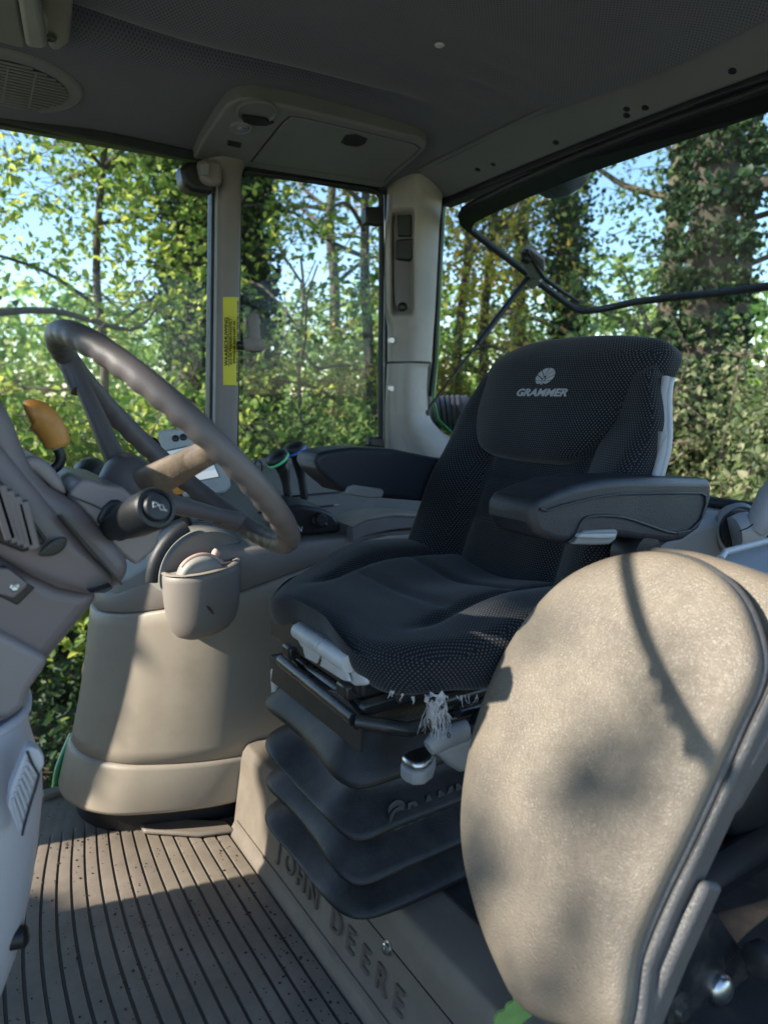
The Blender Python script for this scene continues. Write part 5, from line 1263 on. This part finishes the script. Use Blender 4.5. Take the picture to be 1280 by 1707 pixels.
sl_text('MAAR HOUDT U STEVIG VAST AAN HET STUUR', 394.0, 570, 3.9, 136)
mk('label_rule', [bsurf(378.4, 528, .0028), bsurf(379.2, 528, .0028), bsurf(379.2, 612, .0028), bsurf(378.4, 612, .0028)], [[0, 1, 2, 3]], M['ink'], wlb)
hk = thing('coat_hook', at(420, 574, Y=1.78), 'brown plastic coat hook peg on the side post', 'hook')
lathe('hook_arm', at(402, 576, Y=1.79), (1, -.25, 0), [(.010, -.01), (.012, .012), (.015, .018), (.0001, .018)], M['blk'], hk, 18)
lathe('hook_base', at(424, 584, Y=1.77), (0, 0, 1), [(.006, -.006), (.022, -.002), (.027, .006), (.028, .022), (.026, .028), (.0001, .029)], M['bpost'], hk, 26)
lathe('hook_peg', at(424, 565, Y=1.77), (0, 0, 1), [(.0155, 0), (.0155, .02), (.0125, .060), (.0115, .063), (.0001, .063)], M['bpost'], hk, 22)
vis = thing('sun_visor', at(30, 30, Z=1.60), 'folded grey sun visor on its mount at the top left corner of the cab roof', 'sun visor')
vq = Vector((.10, 1.20, 1.655))
def vz(px, py, z): return at(px, py, Z=z)
prism('visor_blade', [vz(*p, 1.60) for p in ((-120, -60), (22, -60), (32, 10), (45, 78), (40, 82), (0, 72), (-120, 50))], (0, 0, .022), M['trim'], vis, .006, 3)
prism('visor_edge', [vz(*p, 1.585) for p in ((22, -60), (60, -60), (66, 10), (80, 78), (76, 84), (44, 80), (32, 10))], (0, 0, .04), M['gry'], vis, .008, 3)
prism('visor_mount', [vz(*p, 1.632) for p in ((60, -60), (124, -60), (122, 30), (118, 74), (104, 86), (84, 86), (72, 50))], (0, 0, .05), M['col2'], vis, .010, 4)
lathe('visor_pivot', vz(84, 62, 1.628), (0, 0, -1), [(.012, 0), (.010, .004), (.0001, .002)], M['blk'], vis, 16)

# ------------------------------------------------------------------ trees, bushes, undergrowth
rng = np.random.default_rng(11)
def leafmesh(name, C, size, mat, parent, up=.25, asp=.62, seed=0, loc=None, fold=.18):
    g = np.random.default_rng(seed); n = len(C)
    nr = g.normal(size=(n, 3)); nr[:, 2] += up * 3; nr /= np.linalg.norm(nr, axis=1)[:, None]
    t = g.normal(size=(n, 3)); t -= nr * (t * nr).sum(1)[:, None]; t /= np.linalg.norm(t, axis=1)[:, None]
    b = np.cross(nr, t); s = size * np.clip(g.lognormal(-.05, .32, n), .4, 1.7)[:, None]
    w = s * asp * g.uniform(.8, 1.15, n)[:, None]
    base, tip = C - t * s * .5, C + t * s * .5 - nr * s * .12
    l1, l2 = C - t * s * .12 + b * w * .5 + nr * s * fold, C - t * s * .12 - b * w * .5 + nr * s * fold
    m1, m2 = C + t * s * .22 + b * w * .36 + nr * s * fold * .6, C + t * s * .22 - b * w * .36 + nr * s * fold * .6
    V = np.stack([base, l1, m1, tip, m2, l2], 1).reshape(-1, 3)
    off = np.array(OFF[parent.name]) if parent else np.array(loc)
    V = V - off
    me = bpy.data.meshes.new(name)
    me.vertices.add(6 * n); me.vertices.foreach_set('co', V.astype(np.float32).ravel())
    idx = np.arange(n)[:, None] * 6 + np.array([0, 1, 2, 3, 0, 3, 4, 5])[None]
    me.loops.add(8 * n); me.loops.foreach_set('vertex_index', idx.astype(np.int32).ravel())
    me.polygons.add(2 * n); me.polygons.foreach_set('loop_start', (np.arange(2 * n) * 4).astype(np.int32))
    me.polygons.foreach_set('loop_total', np.full(2 * n, 4, np.int32))
    me.update(calc_edges=True); me.validate()
    return link(name, me, mat, parent, None, Vector(off))
def clumps(blobs, n, tw=.16, per=10, seed=0):
    """leaf positions: twigs scattered through ellipsoid blobs, leaves gathered round each twig"""
    g = np.random.default_rng(seed)
    vol = np.array([b[1][0] * b[1][1] * b[1][2] for b in blobs]) ** .8; vol /= vol.sum()
    k = max(1, n // per); wh = g.choice(len(blobs), k, p=vol)
    d = g.normal(size=(k, 3)); d /= np.linalg.norm(d, axis=1)[:, None]
    rad = g.uniform(0, 1, k)[:, None] ** .42
    c = np.array([blobs[i][0] for i in wh]); r_ = np.array([blobs[i][1] for i in wh])
    tws = c + d * rad * r_
    dr_ = g.normal(size=(k, 3)); dr_[:, 2] = dr_[:, 2] * .45 - .25; dr_ /= np.linalg.norm(dr_, axis=1)[:, None]
    ln = g.uniform(.7, 2.6, k)[:, None] * tw
    L = np.repeat(tws, per, 0) + np.repeat(dr_ * ln, per, 0) * g.uniform(-1, 1, (k * per, 1)) + g.normal(size=(k * per, 3)) * tw * .26
    global TW
    TW = (tws - dr_ * ln * 1.1, tws + dr_ * ln)
    return L
def twigmesh(parent, frac, rad=.004, seed=0, mat='twig'):
    a, b = TW; g = np.random.default_rng(seed); sel = g.uniform(size=len(a)) < frac; a, b = a[sel], b[sel]
    if not len(a): return
    V = []; F = []
    for p, q in zip(a, b):
        d = q - p; n1 = np.cross(d, [.3, .2, 1]); n1 /= np.linalg.norm(n1) + 1e-9; n2 = np.cross(d, n1); n2 /= np.linalg.norm(n2) + 1e-9
        m = (p + q) / 2 + n1 * .03 * g.normal() + n2 * .03 * g.normal(); k = len(V)
        for c, r_ in ((p, rad * 1.3), (m, rad), (q, rad * .5)):
            V += [c + n1 * r_, c - n1 * r_ * .5 + n2 * r_ * .87, c - n1 * r_ * .5 - n2 * r_ * .87]
        for u in (0, 3):
            for t in range(3): F.append([k + u + t, k + u + (t + 1) % 3, k + u + 3 + (t + 1) % 3, k + u + 3 + t])
    o = mk('twigs', V, F, M[mat], parent, True); o['kind'] = 'stuff'
def hpt(px, dist, z=None):
    d = ray(px, 650); h = Vector((d.x, d.y, 0)).normalized(); p = Vector((0, 0, 0)) + h * dist
    p.z = gz(p.x, p.y) - .05 if z is None else z
    return p
def trunk_path(p, h, lean, g, n=9):
    P = [Vector(p)]
    for k in range(1, n):
        t = k / (n - 1); P.append(Vector(p) + Vector((lean[0] * t + g.uniform(-.04, .04), lean[1] * t + g.uniform(-.04, .04), h * t)))
    return P
TREE_N = [0]
def tree(name, label, cat, px, dist, r, h, lean=(0, 0), mat='bark', limbs=7, leaf='leafy', n=6000, size=.075, zc=(1.2, 5), spread=1.2, ivy=0, group=None, blobs=None, seed=1, per=10, tw=.16):
    g = random.Random(seed)
    p = hpt(px, dist); t = thing(name, p, label, cat, group)
    P = catmull(trunk_path(p, h, lean, g), 3)
    trunk = tube('trunk', P, [r * (1.25 - .8 * k / (len(P) - 1)) for k in range(len(P))], M[mat], t, 12)
    bl = []
    for i in range(limbs):
        u = g.uniform(.22, .95); q = P[int(u * (len(P) - 1))]
        a = g.uniform(0, 2 * math.pi); L = g.uniform(.6, 1.25) * spread
        d = Vector((math.cos(a), math.sin(a), g.uniform(-.05, .7)))
        Q = catmull([q, q + d * L * .4 + Vector((0, 0, g.uniform(-.05, .12))), q + d * L * .75 + Vector((g.uniform(-.1, .1), g.uniform(-.1, .1), g.uniform(-.12, .1))), q + d * L + Vector((0, 0, g.uniform(-.25, .1)))], 4)
        tube('limb', Q, [r * .36 * (1 - .8 * k / (len(Q) - 1)) + .004 for k in range(len(Q))], M[mat], t, 7)
        bl.append((np.array(Q[-1]), (g.uniform(.35, .7) * spread * .6, g.uniform(.35, .7) * spread * .6, g.uniform(.25, .5) * spread * .6)))
        bl.append((np.array(Q[len(Q) // 2]), (.3, .3, .25)))
    for i in range(6):
        a = g.uniform(0, 2 * math.pi); rr = g.uniform(.2, .9) * spread
        bl.append((np.array([p.x + lean[0] * .7 + rr * math.cos(a), p.y + lean[1] * .7 + rr * math.sin(a), g.uniform(*zc)]), (.5 * spread, .5 * spread, .45 * spread)))
    if blobs: bl = blobs
    if n: leafmesh('crown', clumps(bl, n, tw, per, seed), size, M[leaf], t, seed=seed); twigmesh(t, .35, .004, seed)
    if ivy:
        gg = np.random.default_rng(seed + 50); zz = gg.uniform(0, 4.6 / h, ivy); k = (zz * (len(P) - 1)).astype(int)
        c = np.array([P[i] for i in k]); th = gg.uniform(0, 6.283, ivy); rr = r * 1.1 * (1.2 + gg.normal(size=ivy) * .28) + gg.exponential(.028, ivy)
        c = c + np.stack([np.cos(th) * rr, np.sin(th) * rr, gg.uniform(-.12, .12, ivy)], 1)
        leafmesh('ivy', c, .046, M['leafd'], t, up=.0, seed=seed + 3, asp=.9)
    return t
G = 'trees of the wood beside the track'
tree('tree', 'tree whose dark branches reach in across the left edge of the side window', 'tree', -70, 5.2, .07, 5.5, (.25, .2), 'bark', 9, 'leafy', 5000, 0.056, (1.6, 4.2), 1.5, 500, G, seed=2)
tree('tree', 'hazel tree with sunny yellow-green leaves behind the steering wheel', 'tree', 150, 6.2, .035, 5.0, (.3, .0), 'bark', 11, 'leafy', 6600, 0.060, (1.5, 4.0), 1.6, 0, G, seed=3)
tree('tree', 'dark ivy-clad trunk close in front of the side post with the sticker', 'tree', 336, 6.6, .16, 6.5, (0, .1), 'bark', 6, 'leafm', 3770, 0.056, (2.8, 5), 1.2, 7000, G, seed=4)
tree('tree', 'ivy-covered trunk just behind the side post with the sticker', 'tree', 428, 7.0, .12, 6.5, (.05, .0), 'bark', 6, 'leafm', 2175, 0.056, (2.6, 5), 1.1, 7000, G, seed=5)
tree('tree', 'thin dark sapling in the middle of the rear side window', 'tree', 497, 5.6, .022, 2.6, (.1, .1), 'bark', 9, 'leafm', 2175, 0.048, (.6, 1.5), .9, 0, G, seed=6)
tree('tree', 'light bush-like tree beside the corner post, seen left of it', 'tree', 612, 6.2, .05, 5.0, (.1, .1), 'bark', 9, 'leafy', 2300, 0.056, (1.2, 3.6), 1.0, 0, G, seed=7)
tree('tree', 'slender tree with yellowing leaves right of the corner post', 'tree', 760, 7.0, .045, 6.0, (.2, .1), 'bark', 11, 'leafa', 8120, 0.052, (1.2, 4.2), 1.4, 0, G, seed=8)
tree('tree', 'thin bare-stemmed tree above the gas strut', 'tree', 812, 8.0, .05, 6.5, (.05, .1), 'bark', 7, 'leafa', 5220, 0.052, (1.5, 4.5), 1.3, 0, G, seed=9)
tree('tree', 'brown trunk seen behind the corner of the open rear window', 'tree', 862, 8.4, .075, 7, (.05, .1), 'bark', 6, 'leafm', 1900, 0.052, (1.5, 4.5), 1.2, 300, G, seed=10)
tree('tree', 'dark ivy-wrapped trunk left of the pale trunk in the rear window', 'tree', 945, 7.8, .12, 7, (.0, .1), 'bark', 6, 'leafm', 1740, 0.052, (2.4, 4.8), 1.1, 6500, G, seed=12)
tree('tree', 'pale sunlit trunk with bare branches in the rear window', 'tree', 1097, 7.4, .095, 7, (.05, -.1), 'barkl', 14, 'leafm', 1500, 0.052, (2.2, 4.8), 1.7, 250, G, seed=13)
tree('tree', 'thickest trunk, wrapped in ivy, towards the right of the rear window', 'tree', 1172, 6.0, .17, 7.5, (-.05, .05), 'bark', 6, 'leafm', 1500, 0.056, (2.4, 4.8), 1.4, 9500, G, seed=14)
tree('tree', 'leafy tree filling the right edge of the rear window', 'tree', 1290, 6.0, .07, 6, (0, .1), 'bark', 9, 'leafm', 3800, 0.054, (1.4, 4.4), 1.4, 0, G, seed=15)
tree('tree', 'tree with bright crown farther back behind the thickest trunk', 'tree', 1230, 10.5, .10, 8, (0, .1), 'bark', 8, 'leaff', 3480, 0.064, (2.0, 6), 2.0, 0, G, seed=16)
tree('tree', 'tree with bright crown farther back behind the sapling', 'tree', 560, 10.5, .09, 6, (0, .1), 'bark', 8, 'leaff', 3480, 0.068, (.5, 1.9), 1.8, 0, G, seed=17)
def hedge(name, label, cat, blobs, n, size, leaf, seed, kind=None, twigs=0, group=None, per=10, tw=.15):
    c = np.mean([b[0] for b in blobs], 0); t = thing(name, (c[0], c[1], gz(c[0], c[1])), label, cat, group, kind)
    lf = leafmesh('foliage', clumps(blobs, n, tw, per, seed), size, M[leaf], t, seed=seed, asp=.7)
    if twigs: twigmesh(t, .25, .0035, seed)
    if kind: lf['kind'] = kind
    g = random.Random(seed)
    for k in range(twigs):
        b = blobs[g.randrange(len(blobs))]; q = Vector(b[0]) + Vector((g.uniform(-1, 1) * b[1][0], g.uniform(-1, 1) * b[1][1], -b[1][2] * .8))
        d = Vector((g.uniform(-.5, .5), g.uniform(-.5, .1), g.uniform(.5, 1.2)))
        tube('twig', catmull([q, q + d * .4 + Vector((g.uniform(-.1, .1), 0, 0)), q + d * .8 + Vector((g.uniform(-.25, .25), 0, -.05))], 4), [.009 - .0009 * i for i in range(9)], M['twig'], t, 6)
    return t
def row(pxs, dist, z, rad, jit=.15, seed=0):
    g = random.Random(seed); out = []
    for px in pxs:
        p = hpt(px, dist + g.uniform(-jit, jit) * 2, 0); out.append((np.array([p.x, p.y, z + g.uniform(-jit, jit)]), tuple(r_ * g.uniform(.8, 1.2) for r_ in rad)))
    return out
hedge('hedge', 'dense green hedge behind the steering wheel below the sky', 'hedge', row(range(-120, 400, 60), 5.0, .55, (.5, .4, .5), .2, 1) + row(range(-120, 400, 60), 4.6, -.15, (.5, .4, .55), .15, 2), 10500, .060, 'leafy', 21, twigs=16)
hedge('hedge', 'hedge behind the red berries seen through the rear side window', 'hedge', row(range(410, 680, 45), 5.6, .35, (.45, .4, .45), .2, 3) + row(range(410, 680, 45), 5.0, -.2, (.4, .4, .5), .15, 4), 13500, .052, 'leafm', 22, twigs=14)
hedge('hedge', 'hedge of yellow-green leaves right of the corner post', 'hedge', row(range(700, 900, 45), 6.6, .65, (.5, .4, .6), .2, 5) + row(range(700, 900, 45), 6.0, -.1, (.5, .4, .6), .15, 6), 15000, .052, 'leafa', 23, twigs=10)
hedge('hedge', 'twiggy mixed hedge behind the driver seat backrest at the right', 'hedge', row(range(880, 1420, 50), 5.6, .75, (.5, .45, .5), .2, 7) + row(range(900, 1420, 50), 5.0, .0, (.45, .4, .6), .15, 8), 18000, .045, 'leafh', 24, twigs=60)
hedge('ivy_bank', 'dark ivy covering the bank seen through the low front window', 'ground cover', [(np.array([x, y, gz(x, y) + .08]), (.32, .32, .16)) for x in np.arange(-1.2, 2.6, .35) for y in np.arange(2.7, 4.8, .35)], 15000, .055, 'leafd', 25, kind='stuff', tw=.10)
hedge('far_wood', 'hazy mass of far bright foliage beyond the trees', 'woodland', [(np.array([*(hpt(px, 22 + 5 * math.sin(px))[:2]), z]), (2.0, 2.0, 1.3)) for px in range(-300, 1700, 90) for z in (-.2, 1.2, 2.6)] , 34000, .20, 'leaff', 26, kind='stuff', tw=.4)
# red berries in the rear-side hedge
bp_ = clumps(row((560, 590, 620, 530), 5.3, -.02, (.25, .2, .12), .08, 9), 160, .08, 5, 31)
bo = leafmesh('berries', bp_, .04, M['flower'], None, seed=31, loc=tuple(bp_.mean(0)), asp=.9); tag(bo, 'scattered red berries and leaves low in the hedge outside the side window', 'berries', kind='stuff')
pk = clumps(row((1240, 1200, 1160), 4.9, .25, (.25, .2, .2), .1, 12), 60, .1, 4, 32)

# trees added out of view to shade the cab, cut open along sun rays
S = np.array(SUN_DIR)
lit = []
def add(pts, r_): lit.extend([(np.array(p), r_) for p in pts])
add([at(x, y, Y=1.48) for x, y in ((305, 960), (330, 985), (290, 1010), (300, 1060), (320, 1100), (270, 1090), (265, 1130), (300, 1150), (330, 1190), (250, 1170), (330, 1060), (310, 1250), (340, 1300), (320, 1210), (345, 935), (300, 925), (285, 1045), (345, 1240), (345, 1330), (320, 1330))], .085)
add([at(x, y, Y=1.385) for x, y in ((282, 960), (286, 1000), (295, 1030), (310, 980), (315, 1020), (300, 950), (325, 960), (330, 1000))], .075)
add([at(x, y, Y=1.43) for x, y in ((300, 935), (330, 925), (360, 925), (285, 945), (390, 935), (262, 962), (268, 985), (410, 930))], .065)
add([at(x, y, Z=0) for x, y in ((130, 1405), (180, 1400), (240, 1405), (300, 1410), (350, 1410), (400, 1420), (150, 1440), (210, 1440), (440, 1450), (120, 1440), (270, 1440), (330, 1440), (380, 1440), (100, 1420), (420, 1445), (60, 1430), (450, 1440), (240, 1460))], .10)
add([at(x, y, X=.53) for x, y in ((395, 1290), (400, 1330), (420, 1360), (400, 1380), (440, 1400), (470, 1450), (430, 1430), (410, 1300))], .06)
g_ = random.Random(4)
OPX = [(1040, 1720), (880, 1680), (838, 1610), (805, 1525), (784, 1440), (778, 1370), (785, 1290), (805, 1200), (840, 1110), (888, 1032), (945, 972), (1010, 938), (1080, 924), (1140, 930), (1190, 952), (1232, 990), (1258, 1040), (1272, 1100), (1262, 1150), (1205, 1275), (1150, 1395), (1066, 1590)]
def inside(x, y):
    c = False
    for (xa, ya), (xb, yb) in zip(OPX, OPX[1:] + OPX[:1]):
        if (ya > y) != (yb > y) and x < (xb - xa) * (y - ya) / (yb - ya) + xa: c = not c
    return c
for k in range(520):
    x, y = g_.uniform(775, 1275), g_.uniform(930, 1690)
    # some clumps stay to dapple the pad
    dap = any((x - cx_) ** 2 / rx ** 2 + (y - cy_) ** 2 / ry ** 2 < 1 for cx_, cy_, rx, ry in ((960, 1030, 40, 40), (940, 1440, 45, 90), (810, 1430, 30, 110), (1080, 1360, 50, 40), (960, 1650, 50, 50), (830, 1600, 60, 60)))
    if inside(x, y): add([ip(x, y)], .065)
add([at(x, y, Y=.82) for x, y in ((270, 805), (300, 790), (330, 778), (350, 768))], .05)
add([at(x, y, Y=.90) for x, y in ((60, 700), (80, 720), (95, 745))], .05)
add([at(x, y, Y=.75) for x, y in ((722, 1058), (745, 1065))], .03)
ic = np.array([.35, .95, .45]); hs_h = np.array([S[0], S[1], 0]) / math.hypot(S[0], S[1]); hs_p = np.array([-hs_h[1], hs_h[0], 0])
hb0 = [(ic + hs_h * (4.2 + .3 * math.sin(v * 3)) + hs_p * v + np.array([0, 0, z - ic[2]]), (.40, .40, .40)) for v in np.arange(-1.9, 1.5, .38) for z in np.arange(.9, 4.1, .40)]
HC = clumps(hb0, 54000, .12, 8, 41)
keep = np.ones(len(HC), bool)
for T, r_ in lit:
    d = HC - T; t = d @ S; dist = np.linalg.norm(d - t[:, None] * S, axis=1); keep &= ~((dist < r_) & (t > 0))
HC = HC[keep]
hp0 = ic + hs_h * 4.4
extra = []
ge = np.random.default_rng(77)
for (dx_, dy_, rr_, nn_) in ((955, 1030, .030, 6), (945, 1400, .038, 9), (795, 1400, .035, 9), (820, 1520, .03, 6), (1000, 1480, .03, 7), (1010, 1300, .025, 5), (960, 1660, .03, 7), (1120, 1210, .02, 4), (1080, 1335, .025, 5), (925, 1570, .03, 6), (865, 1610, .03, 6)):
    c = np.array(ip(dx_, dy_)) + S * 8.6; extra.append(c + ge.normal(size=(max(3, int(nn_ * .5)), 3)) * rr_ * 1.3)
hp1 = ic + hs_h * 7.3
h2 = thing('tree', (hp1[0], hp1[1] - 1.0, gz(hp1[0], hp1[1] - 1.0)), 'second leafy tree added unseen ahead of the tractor to dapple the tan pad', 'tree')
kb = [(hp1 + np.array([dx_, -1.2 + dy_, 4.2 + dz_]), (.5, .45, .4)) for dx_, dy_, dz_ in ((0, -.6, .4), (-.4, -.9, 0), (.3, -1.1, .5), (-.2, -.4, .9), (.2, -.8, 1.2))]
K2 = clumps(kb, 2600, .12, 8, 61); kp = np.ones(len(K2), bool)
for T, r_ in lit:
    d = K2 - T; t = d @ S; kp &= ~((np.linalg.norm(d - t[:, None] * S, axis=1) < r_ + .05) & (t > 0))
leafmesh('crown', np.concatenate([K2[kp]] + extra), .085, M['leafm'], h2, seed=63, asp=.8)
tube('trunk', catmull([(hp1[0], hp1[1] - 1.0, gz(hp1[0], hp1[1] - 1.0)), (hp1[0] + .05, hp1[1] - 1.1, 1.2), (hp1[0], hp1[1] - 1.4, 3.0), (hp1[0], hp1[1] - 1.7, 4.6)], 4), .06, M['bark'], h2, 8)
hs = thing('tree', (hp0[0], hp0[1], gz(hp0[0], hp0[1])), 'leafy young tree added unseen ahead of the tractor to shade the cab', 'tree')
leafmesh('crown', HC, .078, M['leafm'], hs, seed=43, asp=.8)
tube('trunk', catmull([(hp0[0], hp0[1], gz(hp0[0], hp0[1])), (hp0[0] + .05, hp0[1], .2), (hp0[0] - .03, hp0[1], 1.2), (hp0[0], hp0[1], 2.2)], 4), .055, M['bark'], hs, 8)
